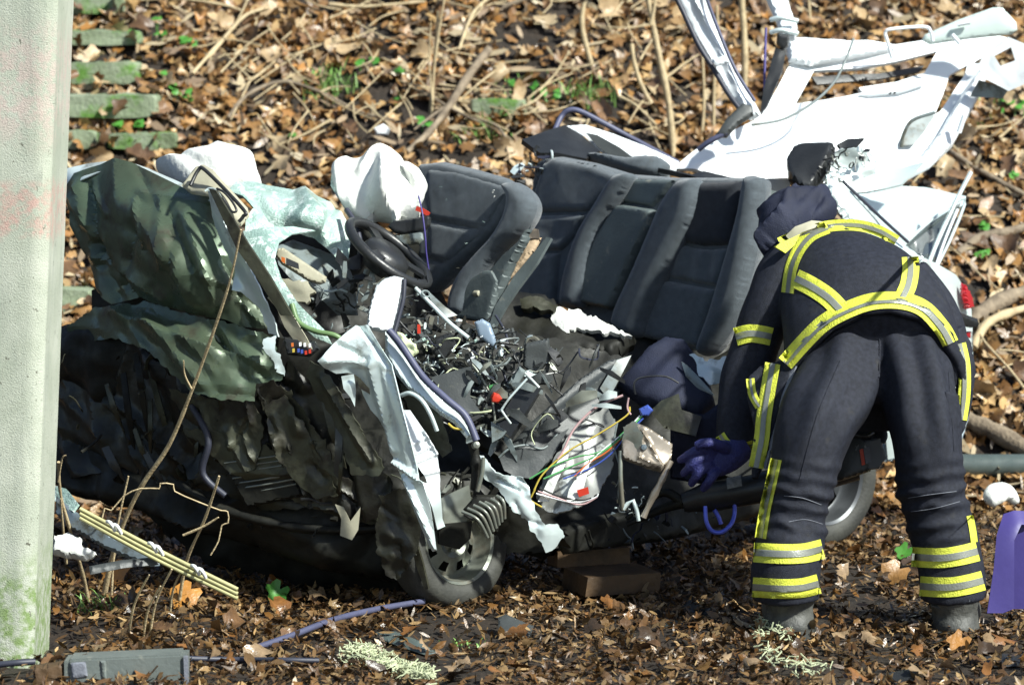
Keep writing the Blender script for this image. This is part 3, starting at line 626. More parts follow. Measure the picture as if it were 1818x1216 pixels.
# --- dark volumes that fill the body
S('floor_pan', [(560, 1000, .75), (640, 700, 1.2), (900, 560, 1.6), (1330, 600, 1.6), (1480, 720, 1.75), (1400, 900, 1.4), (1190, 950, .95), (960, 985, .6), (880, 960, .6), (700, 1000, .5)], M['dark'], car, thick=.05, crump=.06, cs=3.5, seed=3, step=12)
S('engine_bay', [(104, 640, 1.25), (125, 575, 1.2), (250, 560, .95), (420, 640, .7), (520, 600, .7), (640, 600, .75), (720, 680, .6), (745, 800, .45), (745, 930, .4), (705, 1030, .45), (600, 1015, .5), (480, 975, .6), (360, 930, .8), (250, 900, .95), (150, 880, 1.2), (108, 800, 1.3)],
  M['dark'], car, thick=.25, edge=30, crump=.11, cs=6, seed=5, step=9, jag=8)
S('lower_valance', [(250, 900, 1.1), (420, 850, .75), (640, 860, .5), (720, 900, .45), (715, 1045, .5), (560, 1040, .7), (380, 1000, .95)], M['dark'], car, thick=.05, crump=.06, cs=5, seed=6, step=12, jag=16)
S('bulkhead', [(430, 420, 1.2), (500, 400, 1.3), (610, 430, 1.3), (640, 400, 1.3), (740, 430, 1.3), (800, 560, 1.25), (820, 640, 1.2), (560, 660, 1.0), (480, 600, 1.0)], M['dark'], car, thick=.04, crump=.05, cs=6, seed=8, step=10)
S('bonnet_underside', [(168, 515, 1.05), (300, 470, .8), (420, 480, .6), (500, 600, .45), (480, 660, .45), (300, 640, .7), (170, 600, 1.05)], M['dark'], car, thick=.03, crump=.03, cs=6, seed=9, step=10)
def dark_bits(name, region, Yf, n, mats, seed, smin=10, smax=40):
    r = random.Random(seed); mb = MB(); poly = region; k = 0; n = int(n*.8)
    xs_ = [p[0] for p in poly]; ys_ = [p[1] for p in poly]
    while k < n:
        x = r.uniform(min(xs_), max(xs_)); y = r.uniform(min(ys_), max(ys_))
        if not inpoly(np.array([[x, y]]), poly)[0]: continue
        k += 1; c = P(x, y, Yf(x, y)+r.uniform(-.05, .05)); mb.cm = r.randrange(len(mats)); s = m2(r.uniform(smin, smax), c.y)/2
        d = Vector((r.gauss(0, 1), r.gauss(0, .7), r.gauss(0, 1))).normalized(); u = d.orthogonal().normalized(); v = d.cross(u); ty = r.random()
        if ty < .34:   # bent shard
            a = c-d*s; b = c+d*s; w0 = u*s*r.uniform(.25, .7); w1 = v*s*r.uniform(-.4, .4); m = c+w1
            V = [a-w0*.5, a+w0*.7, m-w0, m+w0*.8, b-w0*.6, b+w0*r.uniform(.1, .5)]; V += [q+v*.003 for q in V]
            F = [(0, 1, 3, 2), (2, 3, 5, 4), (6, 8, 9, 7), (8, 10, 11, 9), (0, 2, 8, 6), (2, 4, 10, 8), (1, 7, 9, 3), (3, 9, 11, 5), (0, 6, 7, 1), (4, 5, 11, 10)]; mb.add(V, F)
        elif ty < .7:  # rod, hose
            q = [c-d*s*1.3, c-d*s*.4+u*s*r.uniform(-.4, .4), c+d*s*.4+v*s*r.uniform(-.4, .4), c+d*s*1.3]; mb.tube([Vector(z) for z in cr(q, 3)], s*r.uniform(.05, .16), 6)
        elif ty < .9: mb.box(c, d*s*.6, u*s*r.uniform(.2, .5), v*s*r.uniform(.1, .4), r.uniform(.6, 1))
        else: mb.torus(c, d, s*.5, s*.12, 14, 6)
    o = mb.build(name, [M[m_] for m_ in mats], car, sharp=30); o['kind'] = 'stuff'; return o
rad = S('radiator', [(392, 812, .42), (500, 800, .34), (540, 880, .3), (440, 900, .38)], M['dark'], car, thick=.03, edge=4, crump=.01, cs=6, step=7)
for k in range(9): ptube('radiator_fin', [(398+k*5, 822+k*9, .39), (450+k*4, 815+k*9, .34), (502+k*4, 808+k*8.5, .3)], 1.6, M['steel'], rad, k=3, n=5, wob=.5)
ptube('bumper_beam', [(300, 850, .55), (400, 905, .42), (520, 935, .34), (640, 940, .3), (700, 930, .28)], 9, M['dark'], car, wob=.5)
ptube('radiator_hose', [(340, 720, .46), (370, 780, .4), (360, 840, .42), (400, 880, .4)], 6, M['rubber'], car)
# --- bonnet
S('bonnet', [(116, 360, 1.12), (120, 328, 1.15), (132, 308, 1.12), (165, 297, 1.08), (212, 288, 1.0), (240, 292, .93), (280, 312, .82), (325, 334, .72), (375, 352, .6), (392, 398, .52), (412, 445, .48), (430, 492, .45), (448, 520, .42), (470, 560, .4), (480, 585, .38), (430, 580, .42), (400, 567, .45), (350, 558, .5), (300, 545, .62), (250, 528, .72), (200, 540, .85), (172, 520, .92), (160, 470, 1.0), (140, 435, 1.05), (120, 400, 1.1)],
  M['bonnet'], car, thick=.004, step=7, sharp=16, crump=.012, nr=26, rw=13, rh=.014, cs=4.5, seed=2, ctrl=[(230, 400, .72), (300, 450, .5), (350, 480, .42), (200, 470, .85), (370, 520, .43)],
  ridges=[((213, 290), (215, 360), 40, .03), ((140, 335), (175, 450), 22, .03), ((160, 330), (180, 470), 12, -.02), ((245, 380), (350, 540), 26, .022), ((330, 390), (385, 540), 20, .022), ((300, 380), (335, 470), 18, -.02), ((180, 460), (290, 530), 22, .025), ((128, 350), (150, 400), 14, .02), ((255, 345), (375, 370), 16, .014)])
S('bonnet_lip', [(116, 335, 1.16), (118, 300, 1.2), (160, 290, 1.2), (215, 284, 1.12), (262, 300, 1.0), (330, 330, .8), (380, 350, .62), (372, 358, .58), (310, 338, .72), (240, 298, .9), (200, 297, 1.0), (150, 318, 1.05)], M['silver'], car, thick=.003, step=7, crump=.01, cs=9, seed=4)
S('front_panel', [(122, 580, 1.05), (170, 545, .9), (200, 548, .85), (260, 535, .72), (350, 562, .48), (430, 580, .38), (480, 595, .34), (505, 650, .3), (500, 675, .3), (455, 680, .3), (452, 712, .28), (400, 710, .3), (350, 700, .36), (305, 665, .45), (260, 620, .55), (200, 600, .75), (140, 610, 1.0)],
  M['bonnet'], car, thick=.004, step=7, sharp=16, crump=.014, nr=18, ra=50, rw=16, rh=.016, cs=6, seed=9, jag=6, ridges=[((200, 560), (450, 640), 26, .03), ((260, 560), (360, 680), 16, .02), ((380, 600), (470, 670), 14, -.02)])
dm = mat('black brown muddy sheet', (.035, .035, .024), .45, .25, col2=(.012, .012, .008), vs_=5, dirt=(.008, .007, .005), ds=4, dth=(.45, .6), bump=.3, bs=30, rvar=.12)
S('torn_skirt', [(120, 600, 1.08), (150, 580, 1.0), (230, 590, .82), (300, 650, .62), (400, 700, .42), (455, 705, .36), (520, 640, .34), (560, 690, .3), (620, 800, .24), (690, 850, .2), (705, 900, .2), (650, 925, .24), (560, 900, .3), (470, 905, .4), (390, 870, .5), (300, 860, .66), (210, 830, .84), (130, 850, 1.02), (108, 790, 1.1), (108, 680, 1.12)], dm, car, thick=.006, crump=.022, cs=6, seed=12, jag=5, step=7, nr=60, ra=72, rw=15, rh=.03)
S('torn_skirt', [(300, 690, .5), (350, 700, .44), (400, 712, .38), (450, 710, .33), (470, 760, .32), (455, 830, .34), (420, 845, .38), (380, 800, .42), (330, 770, .5)], M['olive'], car, thick=.006, crump=.012, cs=7, seed=13, jag=4, step=6, nr=14, ra=68, rw=12, rh=.02)
S('torn_skirt', [(470, 720, .3), (505, 700, .28), (545, 760, .26), (580, 830, .24), (600, 880, .24), (560, 885, .26), (520, 850, .28), (486, 800, .3)], M['olive'], car, thick=.006, crump=.012, cs=7, seed=17, jag=4, step=6, nr=12, ra=62, rw=12, rh=.02)
S('bumper_remains', [(330, 760, .45), (420, 770, .38), (520, 810, .3), (620, 850, .25), (700, 900, .3), (690, 940, .3), (600, 915, .3), (500, 880, .35), (400, 830, .4)], M['olive'], car, thick=.01, crump=.02, cs=7, seed=14, jag=6, step=7, nr=14, ra=30, rw=12, rh=.02)
S('inner_wing', [(550, 640, .25), (575, 655, .2), (600, 690, .15), (640, 760, .12), (682, 830, .1), (672, 845, .1), (625, 843, .14), (610, 800, .16), (590, 740, .2), (560, 700, .24), (545, 670, .26)], M['olive'], car, thick=.004, crump=.015, cs=8, seed=15, step=7, jag=5, ridges=[((575, 670), (660, 820), 10, .02)])
S('inner_wing', [(458, 690, .3), (480, 675, .28), (520, 700, .28), (560, 760, .25), (600, 820, .22), (600, 850, .22), (560, 820, .26), (520, 770, .3), (500, 830, .3), (480, 780, .32)], M['olive'], car, thick=.004, crump=.03, cs=8, seed=16, step=8, jag=9)
S('broken_bracket', [(595, 895, .2), (610, 900, .2), (622, 925, .2), (640, 900, .2), (636, 940, .2), (625, 958, .2), (604, 950, .2), (606, 920, .2)], M['beige'], car, thick=.01, crump=.01, cs=10, seed=17, step=6)
dark_bits('wreckage_fragments', [(110, 600), (480, 690), (700, 640), (720, 950), (600, 990), (350, 900), (120, 830)], lambda x, y: .80-(x-110)/600*.66, 75, ['dark', 'dark', 'black', 'olive'], 21, 12, 46)
rs2 = random.Random(5)
for k in range(16):
    x = rs2.uniform(150, 690); y = rs2.uniform(620, 800) if x < 330 else rs2.uniform(690, 820); L_ = rs2.uniform(60, 150); dx = rs2.uniform(-6, 50); w_ = rs2.uniform(5, 14); Yd = .84-(x-110)/600*.72+rs2.uniform(-.06, .02)
    S('hanging_strip', [(x, y, Yd), (x+w_, y-4, Yd), (x+w_+dx*.5, y+L_*.5, Yd-.04), (x+dx+w_*.6, y+L_, Yd+.02), (x+dx, y+L_-8, Yd+.02), (x+dx*.4, y+L_*.5, Yd-.03)], M[rs2.choice(['olive', 'olive', 'dark', 'grey_plastic'])], car, thick=.006, crump=.006, cs=12, seed=200+k, step=6)
# silver strips along the bonnet edge
S('bonnet_edge_strip', [(370, 338, .5), (385, 345, .45), (398, 395, .4), (425, 440, .36), (452, 490, .32), (470, 530, .3), (490, 575, .27), (495, 598, .27), (478, 592, .3), (462, 548, .34), (430, 520, .38), (412, 515, .4), (418, 480, .42), (398, 440, .44), (382, 400, .48)], M['silver'], car, thick=.004, crump=.012, cs=12, seed=18, step=5, jag=2)
S('black_trim_strip', [(372, 335, .42), (384, 338, .4), (440, 430, .33), (480, 490, .28), (520, 560, .24), (500, 560, .26), (455, 490, .3), (420, 440, .34)], M['olive'], car, thick=.012, crump=.008, cs=14, seed=19, step=6)
S('edge_tatter', [(468, 602, .26), (490, 596, .26), (488, 620, .25), (500, 640, .24), (505, 668, .24), (492, 655, .24), (482, 635, .25), (466, 618, .26)], M['silver'], car, thick=.003, crump=.02, cs=25, seed=20, step=4, jag=6)
S('torn_liner', [(475, 528, .3), (500, 530, .28), (520, 560, .26), (545, 600, .24), (555, 620, .24), (530, 615, .26), (505, 580, .28), (490, 545, .3)], M['beige'], car, thick=.003, crump=.012, cs=16, seed=22, step=5)
# rounded lamp housing with embossed mark
lamp = S('lamp_housing', [(322, 330, .62), (346, 298, .7), (362, 293, .7), (378, 302, .66), (440, 370, .5), (443, 384, .48), (428, 402, .46), (418, 398, .46), (372, 350, .52), (340, 345, .6)], M['beige'], car, thick=.025, edge=8, step=5)
ptube('housing_rim', [(338, 330, .55), (352, 303, .58), (366, 304, .56), (432, 372, .42), (432, 384, .41), (424, 394, .41)], 3.4, M['black'], lamp, k=5)
ptube('embossed_mark', [(385, 335, .48), (398, 342, .46), (412, 358, .44), (420, 374, .42), (412, 376, .42), (402, 362, .44), (396, 352, .45)], 2.2, M['black'], lamp, k=4)
ptube('embossed_mark', [(364, 340, .5), (372, 335, .5), (384, 338, .48), (392, 352, .46)], 2.2, M['silver'], lamp, k=4)
# windscreen
ws = S('windscreen', [(405, 340, .9), (420, 325, .95), (431, 317, 1.0), (470, 330, 1.0), (520, 338, 1.0), (565, 350, .95), (598, 366, .9), (616, 395, .85), (622, 430, .8), (618, 462, .75), (604, 470, .75), (592, 452, .75), (560, 425, .78), (520, 408, .8), (470, 408, .75), (435, 412, .7), (436, 390, .75), (450, 370, .8), (430, 350, .85)],
  M['glass'], car, thick=.006, crump=.03, cs=6.5, seed=30, step=6, ctrl=[(540, 385, .72), (480, 370, .82)], ridges=[((431, 317), (480, 400), 14, -.02), ((540, 345), (580, 430), 20, .03), ((598, 366), (560, 420), 12, -.02)])
S('windscreen_tatter', [(432, 412, .6), (470, 406, .58), (520, 402, .66), (560, 410, .7), (520, 416, .62), (495, 432, .5), (488, 460, .44), (500, 495, .4), (530, 540, .36), (575, 585, .33), (590, 612, .32), (560, 600, .33), (520, 565, .36), (480, 510, .4), (455, 460, .46), (440, 435, .52)], M['glass'], car, thick=.005, crump=.018, cs=9, seed=31, step=5)
ptube('rubber_hose', [(518, 540, .36), (530, 572, .33), (560, 588, .3), (590, 594, .28), (603, 600, .28)], 5, mat('green rubber', (.12, .2, .08), .45, var=.2), car)
ptube('screen_seal', [(615, 372, .8), (632, 400, .75), (640, 440, .7), (635, 475, .7), (620, 470, .72)], 5, M['rubber'], car)
S('screen_shard', [(600, 440, .7), (618, 460, .66), (640, 450, .68), (640, 478, .66), (612, 478, .66), (595, 462, .68)], M['black'], car, thick=.006, crump=.02, cs=16, step=5)
# dashboard
S('dashboard', [(485, 440, .75), (520, 425, .85), (610, 460, .85), (630, 500, .8), (635, 560, .75), (600, 560, .7), (560, 520, .65), (520, 500, .62), (495, 470, .65)], M['mid_plastic'], car, thick=.03, edge=10, crump=.02, cs=9, seed=33, step=7)
vent = S('air_vent', [(492, 442, .6), (503, 440, .6), (580, 492, .55), (578, 502, .54), (568, 506, .54), (545, 498, .55), (500, 470, .57), (490, 456, .6)], M['beige'], car, thick=.03, edge=5, step=5)
S('vent_slot', [(508, 458, .54), (530, 468, .53), (531, 478, .52), (508, 470, .53)], M['black'], vent, thick=.004, step=5)
S('vent_slot', [(500, 456, .545), (506, 458, .54), (506, 468, .535), (500, 464, .54)], M['orange'], vent, thick=.004, step=4)
S('dash_bracket', [(500, 495, .5), (545, 500, .5), (560, 520, .48), (545, 540, .47), (510, 530, .5)], M['beige'], car, thick=.02, crump=.025, cs=14, seed=34, step=6, jag=6)
dark_bits('dashboard_fragments', [(530, 470), (640, 480), (760, 500), (770, 560), (700, 600), (560, 580)], lambda x, y: .62-(x-530)/240*.1, 120, ['black', 'dark', 'black', 'mid_plastic', 'silver'], 35, 8, 34)
# passenger airbag, driver airbag
S('airbag', [(284, 312, 1.5), (318, 290, 1.5), (352, 276, 1.45), (392, 266, 1.4), (432, 268, 1.4), (448, 284, 1.4), (458, 312, 1.35), (463, 334, 1.3), (420, 345, 1.25), (370, 345, 1.2), (320, 335, 1.3)], M['airbag'], car, smooth=True, thick=.22, edge=55, crump=.035, cs=5, seed=40, step=6,
  ridges=[((392, 268), (420, 330), 14, .02), ((330, 290), (380, 330), 16, -.02)], label='flat spread white airbag on the passenger side')
def bagfold(x, y):
    t = (y-260)/130
    return .055*t*math.sin((x-640)*.085+y*.012)+.018*math.sin(x*.16+y*.05)*t
S('airbag', [(594, 326, 1.1), (602, 306, 1.12), (622, 300, 1.14), (645, 286, 1.15), (672, 274, 1.15), (698, 271, 1.14), (712, 278, 1.12), (722, 296, 1.1), (742, 298, 1.05), (750, 314, 1.0), (754, 336, .98), (746, 362, .92), (744, 396, .86), (730, 392, .86), (712, 384, .86), (704, 410, .82), (694, 386, .86), (664, 378, .88), (644, 392, .88), (622, 384, .94), (606, 356, 1.0)], M['airbag'], car,
  smooth=True, thick=.19, edge=26, crump=.014, cs=6, seed=41, step=5, fold=bagfold, ridges=[((690, 270), (650, 330), 16, .03), ((718, 290), (735, 375), 9, -.03), ((680, 310), (684, 378), 12, .02)], label='crumpled white airbag hanging over the steering wheel')
S('airbag_skirt', [(590, 300, 1.25), (606, 292, 1.25), (612, 340, 1.2), (640, 372, 1.1), (600, 352, 1.2), (588, 330, 1.25)], M['glass'], car, thick=.006, crump=.02, cs=12, step=5)
# steering wheel
sw = MB(); cc = P(690, 450, .62); nn = Vector((-.32, -.42, 1.0)).normalized(); nn = Vector((.60, -.20, .78)).normalized()
sw.torus(cc, nn, .18, .02, 56, 12); swo = sw.build('steering_wheel', M['black'], car, sharp=60)
hb = MB(); hb.lathe(cc-nn*.02, nn, [(.001, .045), (.06, .042), (.09, .025), (.10, -.01), (.06, -.06), (.001, -.07)], 32); hb.build('wheel_hub', M['black'], swo, sharp=50)
u = nn.cross(Vector((0, 0, 1))).normalized(); v = u.cross(nn)
for a in (0, 2.2, 4.1):
    sp = MB(); d = u*math.cos(a)+v*math.sin(a); e = nn.cross(d); sp.box(cc+d*.12, d*.065, e*.024, nn*.006); sp.build('wheel_spoke', M['black'], swo, sharp=30)
S('column_stalk', [(688, 402, .82), (700, 392, .82), (745, 386, .78), (760, 382, .77), (766, 388, .77), (764, 400, .76), (756, 410, .76), (720, 418, .79), (700, 414, .8)], M['black'], car, thick=.03, edge=6, crump=.006, cs=20, step=4)
S('column_shroud', [(700, 418, .8), (750, 410, .77), (752, 426, .76), (744, 434, .76), (720, 436, .78), (706, 430, .8)], M['mid_plastic'], car, thick=.02, edge=4, crump=.01, cs=20, step=4)
S('red_band', [(740, 366, .8), (752, 370, .79), (764, 378, .78), (760, 384, .78), (748, 378, .79), (738, 374, .8)], M['red'], car, thick=.006, step=4)
ptube('violet_cord', [(743, 348, .78), (750, 380, .74), (755, 420, .72), (757, 450, .72), (765, 504, .72)], 1.5, M['purple'], car)
# --- front seat
seatY = lin(750, 1.35, 950, .95, .0006, 430)
seat = S('front_seat', [(752, 292), (790, 288), (850, 302), (905, 318), (935, 340), (920, 380), (890, 420), (850, 455), (820, 480), (790, 510), (760, 530), (752, 480), (746, 400), (744, 340)], M['fabric'], car, Y=seatY, thick=.10, edge=12, step=6, crump=.004, cs=10, seed=44, sharp=60,
  ridges=[((762, 391), (862, 410), 5, -.012), ((756, 458), (800, 470), 5, -.012)])
S('seat_face_panel', [(760, 300), (812, 304), (905, 332), (900, 350), (868, 408), (762, 388), (756, 340)], M['fabric'], seat, Y=lambda x, y: seatY(x, y)-.055, thick=.03, edge=10, step=6, crump=.003, cs=14, sharp=60)
S('seat_face_panel', [(762, 394), (866, 414), (800, 466), (762, 458)], M['fabric'], seat, Y=lambda x, y: seatY(x, y)-.055, thick=.03, edge=10, step=6, crump=.003, cs=14, sharp=60)
S('side_bolster', [(898, 330), (922, 325), (944, 342), (953, 365), (946, 392), (925, 420), (895, 445), (868, 480), (848, 520), (840, 560), (808, 562), (806, 530), (822, 490), (850, 455), (882, 420), (902, 385), (908, 355)], M['fabric'], seat, Y=lambda x, y: seatY(x, y)-.10, thick=.13, edge=16, step=5, sharp=60, smooth=True, crump=.004, cs=12)
S('seat_shell', [(944, 398), (925, 428), (898, 452), (870, 485), (850, 522), (840, 565), (872, 572), (888, 530), (912, 470), (935, 430)], M['seat_plastic'], seat, Y=lambda x, y: seatY(x, y)-.12, thick=.05, edge=5, step=5)
S('seat_shell', [(812, 530), (830, 500), (862, 480), (880, 480), (890, 500), (872, 575), (840, 570), (810, 566)], M['seat_plastic'], seat, Y=lambda x, y: seatY(x, y)-.14, thick=.04, edge=6, step=5, crump=.004, cs=15)
mb = MB(); c0 = P(849, 521, .93); mb.lathe(c0, (.6, -.78, .1), [(.001, .008), (.010, .006), (.012, 0), (.012, -.02)], 14); mb.build('shell_button', M['beige'], seat)
S('torn_foam', [(930, 425, .98), (962, 422, .95), (938, 462, .92), (912, 492, .92), (888, 510, .93), (905, 465, .97)], M['foam'], seat, thick=.03, edge=4, crump=.004, cs=20, step=5)
S('recliner_bracket', [(930, 410, .96), (938, 404, .96), (956, 408, .95), (958, 424, .94), (934, 424, .95)], M['taupe'], seat, thick=.015, crump=.01, cs=30, step=4)
S('back_board', [(972, 422, .9), (980, 424, .88), (955, 468, .86), (920, 515, .86), (900, 545, .86), (880, 582, .86), (870, 578, .87), (880, 545, .88), (915, 490, .9), (945, 455, .9)], M['seat_plastic'], seat, thick=.012, step=5)
S('seat_squab', [(876, 545, 1.25), (915, 530, 1.3), (950, 532, 1.3), (985, 545, 1.3), (1000, 570, 1.2), (1060, 590, 1.15), (1130, 605, 1.1), (1090, 640, 1.0), (1000, 640, 1.0), (900, 625, 1.05), (870, 590, 1.1)], M['dark'], car, thick=.12, edge=14, crump=.04, cs=7, seed=50, step=7, jag=8)
S('torn_padding', [(975, 552, 1.12), (1010, 550, 1.12), (1050, 562, 1.08), (1085, 580, 1.05), (1122, 600, 1.02), (1080, 592, 1.02), (1040, 588, 1.04), (1000, 590, 1.05), (982, 575, 1.1)], M['airbag'], car, thick=.02, crump=.03, cs=14, seed=51, step=5, jag=8)
S('torn_padding', [(925, 535, 1.15), (955, 530, 1.15), (990, 545, 1.12), (985, 556, 1.1), (950, 550, 1.1), (928, 552, 1.12)], M['olive'], car, thick=.03, crump=.03, cs=14, seed=52, step=5, jag=5)
dark_bits('glass_crumbs', [(770, 310), (900, 340), (870, 400), (840, 560), (770, 480)], lambda x, y: seatY(x, y)-.16, 16, ['glass', 'airbag', 'mid_plastic'], 98, 2, 7)
# --- rear bench
bY = lin(960, 2.05, 1350, 1.12, .0006, 450)
bench = S('rear_bench', [(962, 290), (985, 276), (1060, 290), (1125, 310), (1205, 316), (1330, 316), (1358, 322), (1345, 430), (1315, 560), (1262, 630), (1235, 622), (1140, 600), (1090, 585), (1000, 545), (905, 545), (925, 470), (948, 380), (955, 330)], M['fabric'], car, Y=lambda x, y: bY(x, y)+.05, thick=.12, edge=12, step=9, sharp=60)
pad = lambda nm, ol, dy=-.03, th=.06, e=12, m_='fabric', **k: S(nm, ol, M[m_], bench, Y=lambda x, y: bY(x, y)+dy, thick=th, edge=e, step=6, sharp=60, **k)
wr = lambda x, y: .006*math.sin(x*.19+.02*y)*max(0, 1-abs(y-470)/45)
pad('seat_back_pad', [(968, 292), (988, 280), (1058, 294), (1108, 314), (1082, 345), (1050, 376), (955, 378), (952, 340)], crump=.006, cs=9, seed=3)
pad('seat_back_pad', [(955, 383), (1046, 381), (1026, 420), (1000, 446), (942, 444)], crump=.012, cs=12, seed=4)
pad('seat_back_pad', [(940, 449), (998, 450), (990, 540), (912, 540)], crump=.006, cs=9, seed=5)
pad('bolster', [(1092, 318), (1112, 308), (1127, 314), (1112, 345), (1076, 400), (1054, 460), (1040, 540), (1018, 545), (1002, 540), (1008, 490), (1030, 420), (1062, 365)], -.07, .12, 16, smooth=True)
pad('centre_headrest', [(1130, 318), (1206, 320), (1188, 345), (1166, 370), (1106, 361)], -.02, .06, 8, 'seat_plastic')
pad('folding_armrest', [(1098, 366), (1108, 364), (1160, 372), (1166, 376), (1160, 400), (1130, 460), (1108, 510), (1092, 545), (1084, 549), (1026, 537), (1024, 530), (1040, 480), (1062, 425)], -.06, .07, 6, 'seat_plastic')
pad('bolster', [(1208, 325), (1228, 318), (1245, 324), (1238, 380), (1215, 430), (1180, 500), (1155, 560), (1140, 598), (1112, 596), (1094, 582), (1098, 550), (1130, 480), (1160, 410), (1182, 360)], -.07, .12, 18, smooth=True)
pad('seat_back_pad', [(1246, 324), (1322, 322), (1318, 370), (1302, 436), (1250, 438), (1204, 428), (1225, 390)], -.03, .08, 18, 'fabric_dark')
pad('seat_back_pad', [(1202, 433), (1250, 443), (1300, 441), (1292, 480), (1278, 510), (1172, 490), (1186, 460)], -.03, .05, 10, fold=wr, crump=.008, cs=10, seed=8)
pad('seat_back_pad', [(1170, 495), (1277, 515), (1262, 570), (1246, 618), (1146, 600), (1150, 550)], -.03, .06, 12, crump=.004, cs=9)
pad('bolster', [(1330, 318), (1348, 315), (1360, 326), (1352, 400), (1338, 480), (1315, 560), (1275, 622), (1252, 632), (1246, 616), (1266, 560), (1284, 500), (1302, 440), (1318, 380)], -.06, .13, 18, smooth=True)
S('bench_side_shell', [(1356, 335, 1.15), (1378, 340, 1.3), (1376, 400, 1.3), (1360, 480, 1.25), (1335, 560, 1.2), (1300, 600, 1.15), (1318, 560, 1.1), (1342, 440, 1.1)], M['seat_plastic'], car, thick=.01, crump=.01, cs=8, step=8)
S('rear_headrest', [(1042, 282, 2.2), (1058, 276, 2.2), (1110, 282, 2.15), (1150, 278, 2.1), (1172, 284, 2.1), (1188, 304, 2.1), (1180, 322, 2.05), (1120, 312, 2.1), (1080, 298, 2.15)], M['fabric'], car, thick=.12, edge=14, step=6, smooth=True, sharp=60)
# --- parcel shelf, far side trim
S('parcel_shelf', [(926, 252, 2.2), (965, 238, 2.3), (1002, 226, 2.4), (1032, 244, 2.35), (1064, 272, 2.25), (1040, 286, 2.15), (990, 276, 2.1), (958, 276, 2.1)], M['black'], car, thick=.02, crump=.005, cs=8, step=8)
dark_bits('shelf_fragments', [(905, 300), (960, 262), (1000, 275), (960, 320), (920, 330)], lambda x, y: 2.1, 40, ['black', 'dark', 'navy', 'silver'], 61, 10, 36)
ptube('window_seal', [(985, 232, 2.4), (996, 208, 2.45), (1010, 196, 2.45), (1030, 198, 2.45), (1070, 218, 2.45), (1120, 245, 2.45), (1205, 290, 2.4)], 5, M['seal'], car)
S('side_trim', [(1005, 224, 2.4), (1040, 222, 2.42), (1090, 238, 2.42), (1150, 262, 2.4), (1205, 288, 2.35), (1200, 304, 2.3), (1150, 292, 2.3), (1090, 282, 2.32), (1062, 268, 2.34), (1040, 244, 2.36)], M['white'], car, thick=.02, edge=5, crump=.012, cs=8, seed=6, step=6)
S('trim_lining', [(1040, 236, 2.33), (1060, 240, 2.33), (1100, 262, 2.3), (1130, 284, 2.28), (1085, 278, 2.3), (1062, 262, 2.32)], M['grey_plastic'], car, thick=.01, crump=.01, cs=8, step=6)
# --- roof folded back
roofY = lambda x, y: 2.35+(x-1190)/600*.55+(320-y)/300*.55
roof = S('roof_panel', [(1193, 302), (1235, 268), (1290, 238), (1335, 218), (1352, 205), (1378, 160), (1400, 118), (1398, 100), (1394, 82), (1412, 70), (1470, 76), (1540, 74), (1588, 82), (1640, 74), (1700, 68), (1760, 64), (1790, 70), (1775, 86), (1726, 114), (1748, 126), (1728, 166), (1706, 205), (1686, 240), (1658, 282), (1630, 302), (1594, 320), (1560, 334), (1522, 342), (1480, 330), (1399, 318), (1340, 320), (1276, 318), (1230, 308)],
  M['white'], car, Y=roofY, thick=.02, step=7, crump=.007, cs=3.5, seed=70, holes=[[(1411, 187), (1444, 128), (1520, 124), (1590, 112), (1662, 94), (1640, 132), (1590, 148), (1524, 158), (1530, 168), (1490, 176)], [(1684, 136), (1716, 118), (1712, 134), (1668, 200), (1658, 206), (1672, 172)]],
  ridges=[((1400, 110), (1590, 100), 12, .03), ((1340, 225), (1640, 150), 14, .02), ((1230, 300), (1580, 240), 40, .03), ((1740, 120), (1660, 270), 12, .03)])
S('roof_cross_rail', [(1396, 76), (1410, 68), (1480, 72), (1585, 80), (1590, 92), (1510, 106), (1440, 118), (1400, 110)], M['white'], roof, Y=lambda x, y: roofY(x, y)-.05, thick=.05, edge=8, crump=.006, cs=8, step=6)
S('roof_side_rail', [(1740, 124), (1756, 128), (1740, 170), (1712, 220), (1690, 262), (1650, 300), (1600, 326), (1590, 310), (1636, 278), (1668, 236), (1700, 180)], M['white'], roof, Y=lambda x, y: roofY(x, y)-.06, thick=.06, edge=8, crump=.005, cs=8, step=6)
S('rail_trim', [(1524, 170), (1600, 150), (1645, 140), (1640, 152), (1600, 164), (1545, 170)], M['white'], roof, Y=lambda x, y: roofY(x, y)-.05, thick=.02, crump=.01, cs=12, step=6)
S('rear_screen_strip', [(1440, 138), (1560, 132), (1640, 118), (1630, 130), (1560, 142), (1450, 152)], M['black'], roof, Y=lambda x, y: roofY(x, y)+.04, thick=.01, crump=.008, cs=10, step=6)
ptube('grab_handle', [(1584, 104, 2.9), (1575, 72, 2.9), (1572, 58, 2.9), (1584, 52, 2.9), (1640, 48, 2.95), (1652, 56, 2.95), (1656, 74, 2.95)], 3, M['white'], roof)
ptube('loose_cable', [(1515, 70, 2.7), (1500, 110, 2.6), (1478, 150, 2.55), (1440, 185, 2.5), (1390, 212, 2.45), (1335, 222, 2.4)], 2.4, M['mid_plastic'], roof)
ptube('grab_handle', [(1600, 262, 2.5), (1604, 240, 2.5), (1620, 214, 2.5), (1660, 200, 2.5)], 3.2, M['mid_plastic'], roof)
S('handle_recess', [(1598, 252), (1612, 222), (1640, 206), (1660, 206), (1640, 236), (1622, 258), (1600, 260)], M['mid_plastic'], roof, Y=lambda x, y: roofY(x, y)-.045, thick=.01, crump=.015, cs=12, step=5)
